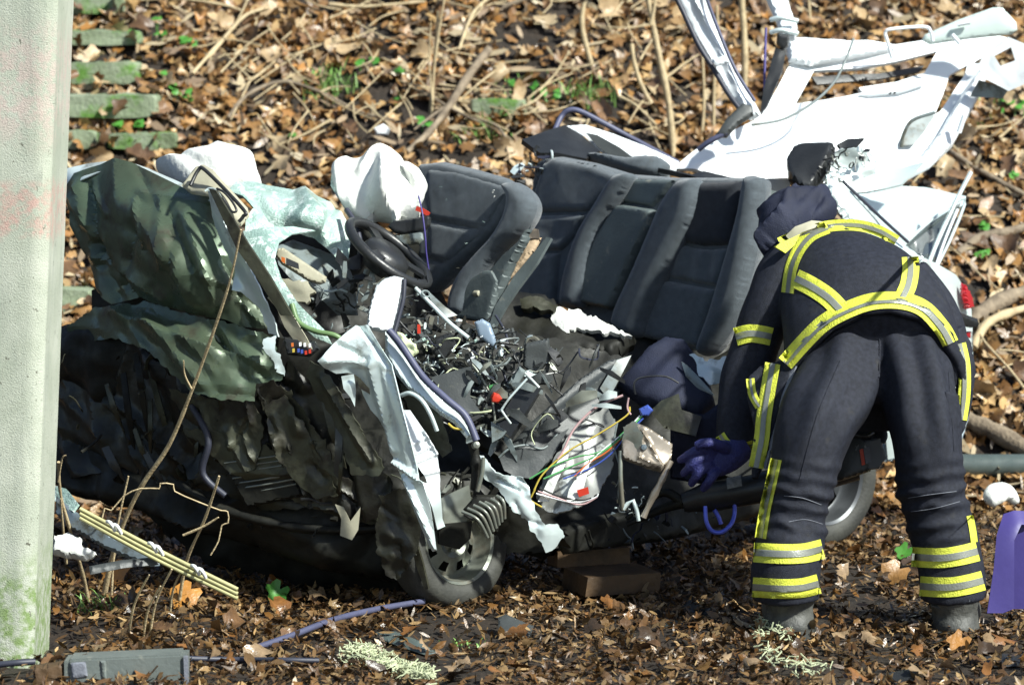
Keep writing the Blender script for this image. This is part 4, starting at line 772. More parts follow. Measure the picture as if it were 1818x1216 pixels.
S('sun_visor', [(1636, 72), (1642, 62), (1700, 36), (1762, 14), (1780, 14), (1804, 40), (1806, 54), (1796, 62), (1720, 70), (1650, 80)], mat('pale green visor', (.55, .64, .60), .5, var=.05), roof, Y=lambda x, y: 3.0, thick=.03, edge=7, step=6, bulge=.01)
for a in ((1690, 62, 1704, 78), (1700, 44, 1722, 40)): ptube('visor_pivot', [(a[0], a[1], 2.95), (a[2], a[3], 2.95)], 4, M['white'], roof)
S('corner_bracket', [(1748, 96), (1790, 66), (1818, 78), (1840, 90), (1840, 140), (1790, 162), (1752, 142), (1736, 120)], M['white'], roof, Y=lambda x, y: 2.9, thick=.02, crump=.03, cs=9, seed=72, step=6, holes=[[(1765, 100), (1795, 84), (1802, 108), (1776, 118)]])
S('corner_skirt', [(1738, 142), (1790, 160), (1780, 175), (1722, 172)], M['mid_plastic'], roof, Y=lambda x, y: 2.95, thick=.008, crump=.01, cs=9, step=6)
ptube('loose_rod', [(1712, 205, 2.8), (1702, 236, 2.8)], 5, M['white'], roof)
# pillars cut and bent upwards
pl = S('bent_roof_pillar', [(1192, -20, 2.6), (1250, -20, 2.6), (1278, 60, 2.6), (1304, 128, 2.55), (1338, 178, 2.5), (1352, 205, 2.45), (1330, 214, 2.45), (1300, 180, 2.5), (1262, 118, 2.55), (1230, 60, 2.6)], M['white'], car, thick=.05, edge=7, crump=.008, cs=9, step=6, ridges=[((1225, -20), (1320, 190), 8, .02)])
ptube('pillar_seal', [(1192, -20, 2.58), (1212, 20, 2.56), (1240, 80, 2.52), (1265, 120, 2.5), (1292, 165, 2.46), (1318, 200, 2.42)], 4.5, M['rubber'], pl)
ptube('pillar_seal', [(1248, -20, 2.56), (1276, 55, 2.54), (1306, 125, 2.5), (1340, 180, 2.44)], 3, M['seal'], pl)
S('pillar_clamp', [(1262, 106, 2.46), (1290, 98, 2.46), (1296, 112, 2.46), (1268, 120, 2.46)], M['white'], pl, thick=.04, edge=4, step=5)
S('belt_mount', [(1268, 245, 2.3), (1290, 212, 2.32), (1318, 184, 2.35), (1336, 190, 2.35), (1338, 206, 2.33), (1310, 224, 2.3), (1290, 245, 2.28)], M['grey_plastic'], car, thick=.05, edge=6, crump=.01, cs=12, step=5)
ptube('belt_strap', [(1240, 266, 2.3), (1262, 250, 2.28), (1290, 236, 2.28)], 5, M['seal'], car)
pl2 = S('bent_roof_pillar', [(1352, -20, 2.9), (1395, -20, 2.9), (1404, 20, 2.85), (1416, 52, 2.8), (1412, 72, 2.75), (1388, 76, 2.75), (1378, 40, 2.8), (1364, 10, 2.85)], M['white'], car, thick=.05, edge=7, crump=.01, cs=9, step=6)
for y in (32, 54): ptube('pillar_band', [(1368, y+4, 2.74), (1388, y, 2.72), (1416, y+6, 2.74)], 4.5, M['silver'], pl2, k=3)
S('pillar_joint', [(1380, 60, 2.7), (1402, 62, 2.7), (1400, 84, 2.7), (1388, 92, 2.7), (1378, 78, 2.7)], M['black'], pl2, thick=.04, edge=5, step=5)
S('torn_seal', [(1376, 88, 2.7), (1396, 92, 2.7), (1388, 130, 2.6), (1362, 190, 2.5), (1350, 205, 2.5), (1356, 160, 2.55)], M['black'], car, thick=.012, crump=.02, cs=12, step=5)
ptube('hanging_cord', [(1360, 50, 2.7), (1358, 110, 2.65), (1357, 170, 2.6)], 2.2, M['purple'], car)
S('shelf_edge', [(1168, 302, 2.0), (1190, 306, 2.0), (1230, 314, 2.0), (1250, 308, 2.0), (1300, 320, 1.95), (1400, 322, 1.8), (1402, 352, 1.7), (1360, 356, 1.6), (1350, 334, 1.6), (1250, 322, 1.9)], M['black'], car, thick=.02, crump=.006, step=7)
# black module and torn motor by the roof corner
S('black_module', [(1396, 294, 1.9), (1412, 268, 1.95), (1428, 263, 1.95), (1484, 262, 1.9), (1472, 300, 1.8), (1440, 346, 1.75), (1420, 342, 1.75), (1400, 322, 1.8)], M['black'], car, thick=.09, edge=7, step=6)
S('module_flap', [(1486, 258, 1.9), (1504, 249, 1.95), (1534, 247, 1.95), (1520, 262, 1.9), (1492, 266, 1.9)], M['black'], car, thick=.01, step=5)
S('torn_bracket', [(1470, 300, 1.8), (1490, 268, 1.8), (1530, 262, 1.82), (1556, 285, 1.85), (1552, 310, 1.85), (1500, 322, 1.8), (1480, 330, 1.75), (1462, 340, 1.7)], M['silver'], car, thick=.01, crump=.05, cs=14, seed=75, step=5, jag=8)
dark_bits('torn_motor', [(1480, 265), (1540, 262), (1555, 290), (1500, 300), (1470, 340), (1455, 340)], lambda x, y: 1.74, 45, ['silver', 'black', 'steel', 'airbag'], 76, 8, 24)
# C pillar, boot, rear window, quarter
S('roof_corner', [(1555, 290, 2.3), (1600, 300, 2.3), (1640, 290, 2.3), (1600, 330, 2.15), (1570, 336, 2.1), (1540, 342, 2.0), (1500, 345, 1.95), (1480, 325, 1.95), (1520, 318, 2.0)], M['silver'], car, thick=.01, crump=.02, cs=8, seed=77, step=6)
S('boot_lid', [(1508, 344, 2.4), (1580, 330, 2.6), (1640, 334, 2.75), (1714, 350, 2.9), (1712, 362, 2.85), (1640, 420, 2.5), (1602, 446, 2.3), (1560, 408, 2.2), (1530, 370, 2.3)], mat('pale blue grey boot paint', (.52, .62, .63), .35, .2, var=.05, coat=.5), car, thick=.008, crump=.008, cs=5, seed=78, step=7)
S('rear_pillar', [(1466, 328, 1.75), (1484, 320, 1.75), (1510, 340, 1.8), (1560, 390, 1.9), (1608, 436, 2.0), (1640, 470, 2.0), (1600, 460, 1.9), (1540, 430, 1.8), (1500, 392, 1.7), (1470, 352, 1.7)], M['silver'], car, thick=.05, edge=8, crump=.006, cs=9, step=6, ridges=[((1490, 330), (1610, 445), 8, -.01)])
ptube('pillar_seal', [(1496, 322, 1.76), (1530, 354, 1.78), (1570, 392, 1.84), (1612, 430, 1.9)], 3, M['rubber'], car)
rw = S('rear_window', [(1604, 440, 2.15), (1650, 398, 2.4), (1706, 360, 2.6), (1690, 410, 2.4), (1664, 468, 2.2), (1640, 462, 2.1)], M['window'], car, thick=.006, crump=.006, cs=8, step=7)
ptube('window_frame', [(1604, 436, 2.12), (1650, 394, 2.36), (1712, 352, 2.58), (1694, 410, 2.38), (1664, 472, 2.18)], 3, M['silver'], rw, k=3)
ptube('window_bar', [(1724, 306, 2.35), (1700, 352, 2.3), (1666, 425, 2.2), (1644, 480, 2.1)], 4, M['silver'], rw, k=3)
ptube('window_bar', [(1700, 372, 2.32), (1680, 420, 2.25), (1662, 470, 2.15)], 2.6, M['white'], rw, k=3)
S('wheel_house', [(1230, 660, 1.25), (1330, 600, 1.3), (1380, 520, 1.45), (1470, 450, 1.7), (1560, 560, 1.85), (1580, 700, 1.85), (1540, 800, 1.75), (1420, 760, 1.5), (1370, 800, 1.4), (1300, 850, 1.2), (1225, 820, 1.1)], M['dark'], car, thick=.02, crump=.02, cs=6, seed=79, step=9)
q = S('rear_quarter', [(1400, 560, 1.6), (1430, 480, 1.7), (1500, 442, 1.8), (1600, 440, 1.95), (1660, 468, 2.15), (1695, 488, 2.3), (1712, 515, 2.4), (1722, 550, 2.42), (1726, 610, 2.42), (1722, 700, 2.35), (1700, 770, 2.25), (1640, 800, 2.1), (1575, 815, 2.0), (1570, 760, 1.95), (1540, 700, 1.9), (1500, 640, 1.8)], M['silver'], car, thick=.01, crump=.008, cs=4, seed=80, step=9, ctrl=[(1600, 600, 1.8), (1500, 600, 1.6)])
S('tail_lamp', [(1706, 502, 2.3), (1712, 505, 2.3), (1722, 522, 2.34), (1727, 546, 2.36), (1714, 550, 2.3), (1709, 530, 2.28)], M['redlens'], car, thick=.03, edge=3, step=4)
S('rear_bumper', [(1660, 552, 2.15), (1690, 550, 2.2), (1736, 566, 2.3), (1737, 578, 2.3), (1722, 582, 2.3), (1680, 572, 2.2)], M['black'], car, thick=.05, edge=5, step=5)
S('bumper_reflector', [(1712, 588, 2.3), (1724, 588, 2.3), (1723, 600, 2.3), (1712, 602, 2.3)], M['redlens'], car, thick=.02, edge=3, step=4)
S('rear_skirt', [(1690, 600, 2.28), (1722, 604, 2.32), (1720, 740, 2.3), (1702, 800, 2.2), (1570, 820, 2.0), (1560, 790, 2.0), (1660, 760, 2.15)], mat('blue grey bumper', (.25, .3, .33), .4, var=.1), car, thick=.03, edge=6, step=8)
# --- cut sill region in the centre
S('front_wing', [(564, 641, .1), (592, 610, .12), (615, 590, .14), (631, 578, .15), (653, 577, .15), (664, 596, .12), (681, 624, .08), (695, 647, .05), (704, 686, .02), (712, 728, 0), (723, 770, -.02), (737, 828, -.02), (752, 860, -.02), (764, 900, -.02), (772, 950, 0), (776, 975, .02), (768, 978, .02), (750, 940, 0), (734, 900, 0), (718, 856, .02), (701, 820, .04), (694, 790, .06), (687, 761, .08), (672, 742, .1), (659, 728, .12), (645, 700, .14), (637, 675, .14), (631, 664, .13), (617, 661, .12), (597, 663, .12), (575, 652, .12)],
  M['silver'], car, thick=.004, sharp=16, crump=.007, cs=9, seed=90, step=5, ridges=[((580, 640), (660, 640), 16, .02), ((660, 650), (700, 800), 12, .014), ((690, 660), (735, 830), 10, -.014), ((701, 820), (745, 850), 7, .02), ((600, 612), (655, 640), 10, -.014), ((720, 850), (772, 970), 9, .018), ((640, 580), (690, 650), 8, -.016)])
S('wing_flap', [(606, 668, .1), (628, 664, .1), (632, 690, .1), (630, 722, .1), (622, 705, .1), (610, 690, .1)], M['silver'], car, thick=.003, crump=.015, cs=20, step=4)
S('wing_flap', [(628, 664, .08), (640, 672, .08), (656, 690, .08), (657, 700, .08), (640, 690, .08)], M['olive'], car, thick=.003, crump=.01, cs=20, step=4)
S('wing_inner_panel', [(714, 728, .12), (728, 728, .12), (750, 760, .12), (776, 803, .12), (781, 850, .12), (780, 900, .1), (768, 900, .1), (756, 850, .1), (737, 820, .1), (726, 778, .1)], M['white'], car, thick=.004, crump=.006, cs=9, step=4, ridges=[((730, 790), (760, 775), 4, .008), ((733, 808), (768, 792), 4, .008), ((738, 822), (774, 806), 4, .008), ((752, 765), (776, 805), 5, .012), ((740, 845), (780, 835), 6, .01)])
S('wing_tip_panel', [(750, 856, .08), (781, 868, .1), (785, 920, .12), (790, 934, .12), (776, 940, .1), (766, 900, .06)], M['silver'], car, thick=.004, crump=.012, cs=14, step=5)
S('door_post', [(668, 506, .36), (684, 494, .36), (700, 490, .36), (717, 494, .35), (714, 520, .34), (706, 560, .32), (696, 592, .3), (676, 590, .3), (650, 584, .3), (654, 556, .33), (660, 530, .35)], M['white'], car, thick=.04, edge=5, crump=.008, cs=12, seed=91, step=5)
ptube('post_seal', [(718, 496, .34), (716, 530, .32), (706, 570, .3), (698, 598, .28)], 4, M['rubber'], car)
S('cut_sill', [(684, 588, .28), (700, 608, .26), (746, 672, .2), (788, 711, .16), (815, 735, .14), (832, 758, .12), (842, 782, .1), (828, 778, .1), (806, 752, .12), (780, 735, .14), (752, 712, .16), (724, 690, .18), (702, 664, .2), (684, 625, .24)], M['silver'], car, thick=.03, edge=5, sharp=16, crump=.006, cs=12, seed=92, step=5)
ptube('sill_seal', [(690, 586, .22), (712, 612, .2), (750, 668, .15), (792, 708, .1), (826, 738, .08), (846, 782, .06)], 6.5, M['seal'], car)
ptube('bent_hook', [(712, 702, .1), (728, 698, .08), (748, 710, .06), (764, 735, .05), (776, 765, .05)], 4, M['silver'], car)
S('wheel_arch_liner', [(710, 680, .2), (760, 690, .18), (790, 760, .15), (802, 800, .15), (785, 812, .16), (760, 775, .18), (730, 740, .2)], M['olive'], car, thick=.006, crump=.015, cs=10, step=6, jag=4)
ptube('yellow_cable', [(796, 752, .1), (806, 760, .09), (820, 762, .09)], 2.2, M['wyellow'], car)
S('torn_sill_end', [(848, 800, .15), (862, 812, .14), (880, 838, .12), (905, 846, .12), (925, 846, .12), (938, 862, .12), (945, 890, .12), (958, 918, .12), (968, 932, .12), (990, 930, .14), (1002, 950, .15), (985, 972, .15), (968, 980, .14), (954, 955, .12), (932, 920, .12), (905, 898, .12), (885, 868, .14), (862, 845, .15)],
  M['silver'], car, thick=.007, crump=.02, cs=9, seed=93, step=5, jag=5, nr=16, ra=50, rw=9, rh=.014)
S('sill_skirt', [(895, 900, .2), (930, 895, .2), (960, 950, .2), (975, 982, .2), (900, 982, .22), (880, 940, .22)], M['dark'], car, thick=.01, crump=.03, cs=10, step=7, jag=9)
ptube('strut', [(838, 785, .1), (842, 800, .1), (846, 830, .1), (843, 870, .1)], 9, M['dark'], car, wob=.4)
ptube('strut_rod', [(858, 812, .06), (856, 840, .06), (848, 872, .06)], 3.5, M['steel'], car)
mb = MB(); c0 = P(845, 790, .06); mb.lathe(c0, (.2, -1, .2), [(.001, .018), (.012, .014), (.014, 0), (.014, -.02)], 14); mb.build('ball_joint', M['steel'], car)
# bellows
bl = S('bellows', [(822, 904, .12), (845, 878, .12), (880, 878, .12), (893, 900, .12), (884, 944, .1), (874, 948, .1), (850, 930, .1)], M['dark'], car, thick=.05, edge=8, step=6)
for i in range(7):
    t = i/6; a = (820+t*62, 912-t*34+ (6 if i > 3 else 0)); b = (866+t*30, 950-t*34)
    ptube('rib', [(a[0], a[1]-4, .06), ((a[0]+b[0])/2+5, (a[1]+b[1])/2-9, .04), (b[0], b[1]+4, .06)], 3, M['steel'], bl, k=5)
dark_bits('suspension_fragments', [(690, 840), (760, 860), (800, 830), (880, 860), (900, 920), (870, 960), (780, 930)], lambda x, y: .3, 60, ['dark', 'olive', 'steel', 'dark'], 94, 10, 44)
S('brake_shield', [(748, 905, .22), (790, 880, .24), (832, 860, .26), (840, 915, .26), (815, 935, .24), (770, 925, .22)], M['steel'], car, thick=.006, crump=.012, cs=10, step=6)
# centre clutter
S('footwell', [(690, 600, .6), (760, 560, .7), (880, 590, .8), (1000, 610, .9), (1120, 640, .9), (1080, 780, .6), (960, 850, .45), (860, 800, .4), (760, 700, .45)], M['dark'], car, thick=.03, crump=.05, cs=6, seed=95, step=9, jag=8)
dark_bits('cabin_fragments', [(700, 600), (760, 560), (880, 580), (960, 600), (1000, 640), (930, 740), (880, 800), (830, 750), (760, 680)], lambda x, y: .45-(y-600)/200*.12, 420, ['black', 'grey_plastic', 'dark', 'black', 'dark', 'mid_plastic', 'black', 'steel', 'grey_plastic', 'silver'], 96, 7, 36)
rc = random.Random(31)
for k in range(30):
    x = rc.uniform(690, 1040); y = rc.uniform(590, 760); z_ = .40-(y-600)/200*.12; p_ = [(x, y, z_)]
    for j in range(3): p_.append((p_[-1][0]+rc.uniform(-40, 45), p_[-1][1]+rc.uniform(-26, 34), z_-rc.uniform(0, .08)))
    ptube('cable', p_, rc.uniform(.9, 2.2), M[rc.choice(['black', 'black', 'rubber', 'steel', 'grey_plastic', 'dark', 'mid_plastic', 'straw'])], car, n=5, k=4)
dark_bits('glass_crumbs', [(720, 590), (800, 600), (880, 590), (930, 620), (860, 640), (760, 650), (720, 630)], lambda x, y: .34, 70, ['glass', 'white', 'silver', 'straw'], 97, 3, 12)
for k, ol in enumerate([[(770, 600), (800, 590), (812, 612), (790, 640), (768, 628)], [(930, 610), (975, 600), (978, 640), (950, 668), (928, 650)], [(850, 650), (880, 640), (884, 672), (858, 680)], [(815, 700), (850, 705), (846, 735), (820, 728)], [(900, 680), (922, 650), (936, 660), (914, 694)]]):
    S('plastic_housing', ol, M[('black', 'grey_plastic', 'black', 'grey_plastic', 'mid_plastic')[k]], car, Y=.42-.02*k, thick=.05, edge=5, crump=.006, cs=20, seed=k+140, step=5)
for k, pts in enumerate([[(700, 560, .45), (740, 600, .42), (800, 618, .4), (860, 606, .42), (920, 612, .45)], [(880, 560, .6), (900, 600, .5), (892, 650, .42), (905, 690, .38)], [(960, 610, .5), (930, 640, .42), (880, 650, .4), (850, 690, .36)], [(780, 640, .4), (830, 640, .36), (870, 700, .32), (880, 760, .3)]]):
    ptube('cable', pts, 2.4, M[('black', 'rubber', 'black', 'steel')[k]], car)
mb = MB(); mb.lathe(P(945, 612, .42), (-.2, -1, .3), [(.02, .01), (.028, .012), (.034, 0), (.034, -.03)], 20); mb.build('round_socket', M['steel'], car)
rt = random.Random(58)
for k in range(26):
    x = rt.uniform(790, 1080); y = rt.uniform(620, 800) if x < 960 else rt.uniform(640, 720); L_ = rt.uniform(22, 60); a_ = rt.uniform(-1.2, 1.2); w_ = rt.uniform(5, 14); dx, dy = math.cos(a_)*L_, math.sin(a_)*L_; Yd = .36-(y-600)/200*.1-rt.uniform(0, .06)
    S('torn_strip', [(x, y, Yd), (x+dx*.5, y+dy*.5-w_, Yd-.02), (x+dx, y+dy-w_*.5, Yd), (x+dx, y+dy+w_*.4, Yd), (x+dx*.5, y+dy*.5+w_*.6, Yd-.02), (x, y+w_*.7, Yd)], M[rt.choice(['grey_plastic', 'black', 'mid_plastic', 'steel', 'silver', 'grey_plastic', 'black'])], car, thick=.006, crump=.008, cs=20, seed=400+k, step=5)
S('door_mirror_shell', [(842, 572, .4), (856, 566, .4), (870, 574, .4), (880, 600, .38), (882, 620, .38), (868, 612, .38), (850, 598, .4)], mat('blue grey shell', (.20, .26, .33), .35, var=.1), car, thick=.03, edge=6, step=4)
ptube('silver_blade', [(738, 512, .5), (770, 545, .45), (800, 575, .42), (832, 600, .4)], 4, M['silver'], car, k=4)
S('grey_flap', [(758, 515, .55), (790, 545, .5), (812, 560, .5), (790, 565, .48), (770, 548, .5)], M['mid_plastic'], car, thick=.004, crump=.01, cs=14, step=5)
S('insulation_wad', [(700, 590, .3), (730, 600, .28), (742, 625, .26), (730, 636, .26), (712, 618, .28)], M['straw'], car, thick=.03, edge=5, crump=.03, cs=30, step=4, jag=6)
S('fuse_box', [(503, 598, .28), (560, 606, .26), (568, 620, .25), (550, 634, .25), (510, 630, .27)], M['black'], car, thick=.03, edge=3, step=5)
for i, (c_, x, y) in enumerate([('orange', 519, 612), ('wyellow', 521, 622), ('blue', 530, 622), ('blue', 536, 624), ('red', 543, 626), ('red', 550, 624), ('wwhite', 533, 611), ('wwhite', 541, 612), ('wwhite', 550, 613)]):
    S('fuse', [(x-2, y-3), (x+2, y-3.5), (x+2.4, y+3), (x-1.6, y+3.4)], M[c_], bpy.data.objects['fuse_box'], Y=.235, thick=.01, step=5)
S('circuit_board', [(868, 684, .3), (884, 680, .3), (890, 700, .3), (872, 706, .3)], M['wgreen'], car, thick=.004, crump=.01, cs=40, step=4)
S('red_clip', [(876, 696, .26), (886, 700, .26), (892, 708, .26), (884, 716, .26), (873, 714, .26), (871, 704, .26)], M['red'], car, thick=.02, edge=4, step=4)
S('red_buckle', [(741, 576, .3), (746, 576, .3), (747, 592, .3), (741, 592, .3)], M['red'], car, thick=.01, step=4)
fr = S('black_frame', [(884, 752, .3), (936, 668, .32), (962, 690, .3), (908, 778, .26)], M['black'], car, thick=.03, step=6)
ptube('frame_edge', [(890, 728, .24), (905, 706, .24), (936, 672, .25)], 2.2, M['silver'], fr, k=2); ptube('frame_edge', [(932, 662, .25), (944, 674, .25), (957, 688, .25)], 2.4, M['silver'], fr, k=2); ptube('frame_edge', [(890, 728, .24), (898, 740, .24), (907, 752, .24)], 2.2, M['silver'], fr, k=2)
S('grey_cover', [(872, 748, .28), (900, 766, .26), (892, 776, .26), (874, 786, .26)], M['mid_plastic'], car, thick=.01, step=5)
S('olive_cover', [(765, 670, .3), (836, 650, .3), (840, 668, .3), (834, 704, .28), (860, 740, .26), (830, 735, .26), (790, 700, .28)], M['grey_plastic'], car, thick=.008, crump=.006, cs=9, step=6)
S('door_panel', [(892, 806, .3), (912, 782, .34), (940, 752, .38), (985, 712, .46), (1030, 672, .55), (1080, 640, .62), (1112, 634, .66), (1100, 668, .6), (1082, 700, .54), (1050, 740, .48), (1004, 790, .4), (980, 820, .36), (945, 850, .3), (915, 850, .28)], M['grey_plastic'], car, thick=.03, edge=6, crump=.005, cs=6, seed=100, step=6, ridges=[((900, 800), (1090, 660), 10, .02), ((985, 740), (1060, 700), 8, .012)])
S('door_panel_notch', [(970, 742, .36), (995, 725, .38), (1010, 740, .38), (985, 758, .36), (976, 768, .35)], M['black'], car, thick=.01, step=5)
ptube('panel_edge_wire', [(886, 812, .26), (905, 796, .26), (935, 790, .28), (965, 796, .3), (990, 770, .34)], 2.2, M['mid_plastic'], car)
S('curved_flap', [(886, 812, .27), (910, 795, .28), (960, 798, .3), (985, 775, .32), (1010, 760, .34), (980, 810, .3), (945, 850, .26), (915, 846, .26), (895, 835, .26)], M['grey_plastic'], car, thick=.01, crump=.02, cs=8, seed=101, step=5)
S('grey_wedge', [(1065, 690, .5), (1095, 640, .55), (1120, 632, .58), (1100, 672, .52), (1080, 710, .48)], M['mid_plastic'], car, thick=.01, crump=.01, cs=12, step=5)
# navy hump, folded sheet
S('navy_cover', [(1095, 690, .6), (1125, 655, .62), (1150, 620, .65), (1180, 600, .68), (1215, 605, .66), (1235, 632, .62), (1262, 690, .55), (1270, 720, .5), (1240, 745, .45), (1180, 730, .45), (1130, 715, .5)], M['navy'], car, thick=.08, edge=14, crump=.03, cs=7, seed=103, step=7, label='dark navy cloth heaped over the rear footwell')
S('navy_cover', [(1190, 735, .42), (1250, 735, .42), (1290, 705, .45), (1300, 790, .4), (1250, 860, .4), (1190, 850, .45)], M['navy'], car, thick=.05, edge=12, crump=.03, cs=7, seed=104, step=8)
S('folded_sheet', [(1208, 636, .58), (1232, 628, .58), (1256, 642, .56), (1296, 632, .58), (1298, 655, .55), (1280, 680, .52), (1262, 684, .5), (1240, 668, .52), (1222, 650, .56)], M['silver'], car, thick=.006, crump=.04, cs=14, seed=105, step=4, jag=6)
S('folded_sheet', [(1210, 642, .52), (1222, 650, .5), (1258, 688, .47), (1268, 702, .46), (1240, 690, .48), (1218, 668, .5)], M['bluesteel'], car, thick=.006, crump=.02, cs=14, seed=106, step=4)
S('olive_bracket', [(1155, 730, .4), (1175, 712, .4), (1205, 700, .4), (1210, 728, .38), (1245, 740, .38), (1235, 775, .36), (1180, 760, .38)], M['olive'], car, thick=.03, crump=.01, cs=10, step=6)
# wiring loom and plastic
S('door_pillar_base', [(952, 884, .28), (966, 850, .3), (985, 812, .32), (1012, 772, .36), (1045, 742, .4), (1078, 722, .42), (1092, 745, .4), (1094, 790, .36), (1084, 838, .3), (1062, 878, .26), (1030, 900, .25), (990, 912, .26), (962, 902, .27)], mat('pale torn plastic', (.34, .35, .33), .35, .1, col2=(.12, .12, .11), vs_=9, dirt=(.6, .64, .63), ds=10, dth=(.55, .63)), car, thick=.02, crump=.03, cs=9, seed=110, step=5, jag=5)
S('foil_strip', [(955, 890, .22), (975, 850, .24), (996, 806, .26), (1010, 790, .28), (1008, 815, .26), (988, 858, .23), (975, 890, .22)], M['airbag'], car, thick=.006, crump=.025, cs=14, step=4)
S('foil_strip', [(1010, 870, .22), (1030, 838, .24), (1048, 815, .25), (1042, 845, .23), (1032, 882, .21), (1005, 892, .21)], M['airbag'], car, thick=.006, crump=.02, cs=16, step=4)
S('red_tag', [(1024, 870, .2), (1044, 864, .2), (1046, 876, .2), (1028, 882, .2)], M['red'], car, thick=.004, step=4)
for i, (c_, pts) in enumerate([('wpink', [(1106, 702), (1060, 722), (1020, 760), (1000, 800), (990, 815)]), ('wyellow', [(1118, 722), (1112, 738), (1060, 772), (1010, 800), (965, 840), (948, 870)]),
        ('wgreen', [(1140, 738), (1110, 765), (1070, 800), (1020, 812), (975, 830), (940, 850)]), ('blue', [(1142, 742), (1115, 770), (1085, 805), (1050, 830), (1000, 850)]),
        ('wgreen', [(1138, 740), (1100, 780), (1060, 808), (1010, 830), (965, 850)]), ('wwhite', [(1136, 738), (1108, 768), (1062, 806), (1030, 840)]), ('orange', [(1120, 760), (1080, 800), (1045, 822), (1020, 845)]),
        ('wwhite', [(952, 876), (980, 884), (1020, 892), (1055, 884), (1062, 876)]), ('wpink', [(955, 872), (990, 884), (1030, 896), (1060, 882)]), ('black', [(958, 866), (990, 880), (1030, 888), (1050, 884)]), ('wyellow', [(950, 868), (944, 880), (942, 888), (962, 900)]),
        ('mid_plastic', [(1096, 750), (1090, 790), (1100, 830), (1098, 880), (1104, 904)]), ('black', [(1128, 700), (1126, 680), (1140, 670), (1180, 668), (1205, 680)]), ('wpink', [(1116, 706), (1114, 724), (1120, 736)])]):
    ptube('wire', [(x, y, .21 if y > 860 else .2+.0006*abs(880-y)) for (x, y) in pts], 1.7 if i else 2.4, M[c_], car, n=6)
S('blue_connector', [(1134, 726, .28), (1150, 718, .28), (1160, 728, .28), (1152, 738, .28), (1138, 738, .28)], M['blue'], car, thick=.02, edge=3, step=4)
bx = S('metal_box', [(1104, 782, .24), (1112, 762, .25), (1128, 750, .25), (1150, 758, .24), (1194, 788, .24), (1192, 815, .23), (1172, 838, .2), (1148, 832, .2), (1104, 815, .22)], M['taupe'], car, thick=.05, edge=4, crump=.006, cs=14, step=5, ridges=[((1142, 765), (1172, 836), 5, .012), ((1135, 815), (1170, 832), 5, .01), ((1142, 768), (1136, 812), 5, .01)])
mb = MB(); mb.lathe(P(1143, 794, .19), (0, -1, .1), [(.001, .006), (.009, .005), (.012, 0), (.012, -.01)], 14); mb.build('box_bolt', M['bluesteel'], bx)
S('bracket_plate', [(1106, 758, .22), (1128, 748, .22), (1140, 770, .2), (1136, 812, .2), (1112, 812, .21), (1104, 790, .22)], M['steel'], car, thick=.006, crump=.015, cs=14, step=5, jag=4)
ptube('box_leg', [(1190, 818, .22), (1176, 850, .2), (1158, 884, .2), (1142, 918, .2)], 6, M['taupe'], car, wob=.5, k=4)
ptube('box_leg', [(1102, 800, .22), (1102, 850, .2), (1106, 905, .2)], 4, M['steel'], car, k=4)
ptube('box_leg', [(1106, 904, .2), (1124, 888, .2), (1134, 924, .2)], 4, M['silver'], car, k=2)
dark_bits('bracket_fragments', [(1085, 850), (1150, 850), (1145, 920), (1100, 915)], lambda x, y: .24, 30, ['steel', 'dark', 'silver', 'black'], 112, 6, 22)
# underside sill running to the rear wheel
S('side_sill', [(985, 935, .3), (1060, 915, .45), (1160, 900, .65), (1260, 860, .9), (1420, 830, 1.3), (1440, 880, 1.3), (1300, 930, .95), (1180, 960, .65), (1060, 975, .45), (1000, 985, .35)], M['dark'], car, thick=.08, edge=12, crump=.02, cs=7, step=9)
dark_bits('sill_fragments', [(960, 940), (1180, 900), (1300, 880), (1240, 950), (1000, 975)], lambda x, y: .3+(x-960)/340*.4, 45, ['dark', 'navy', 'black', 'bluesteel'], 113, 10, 34)
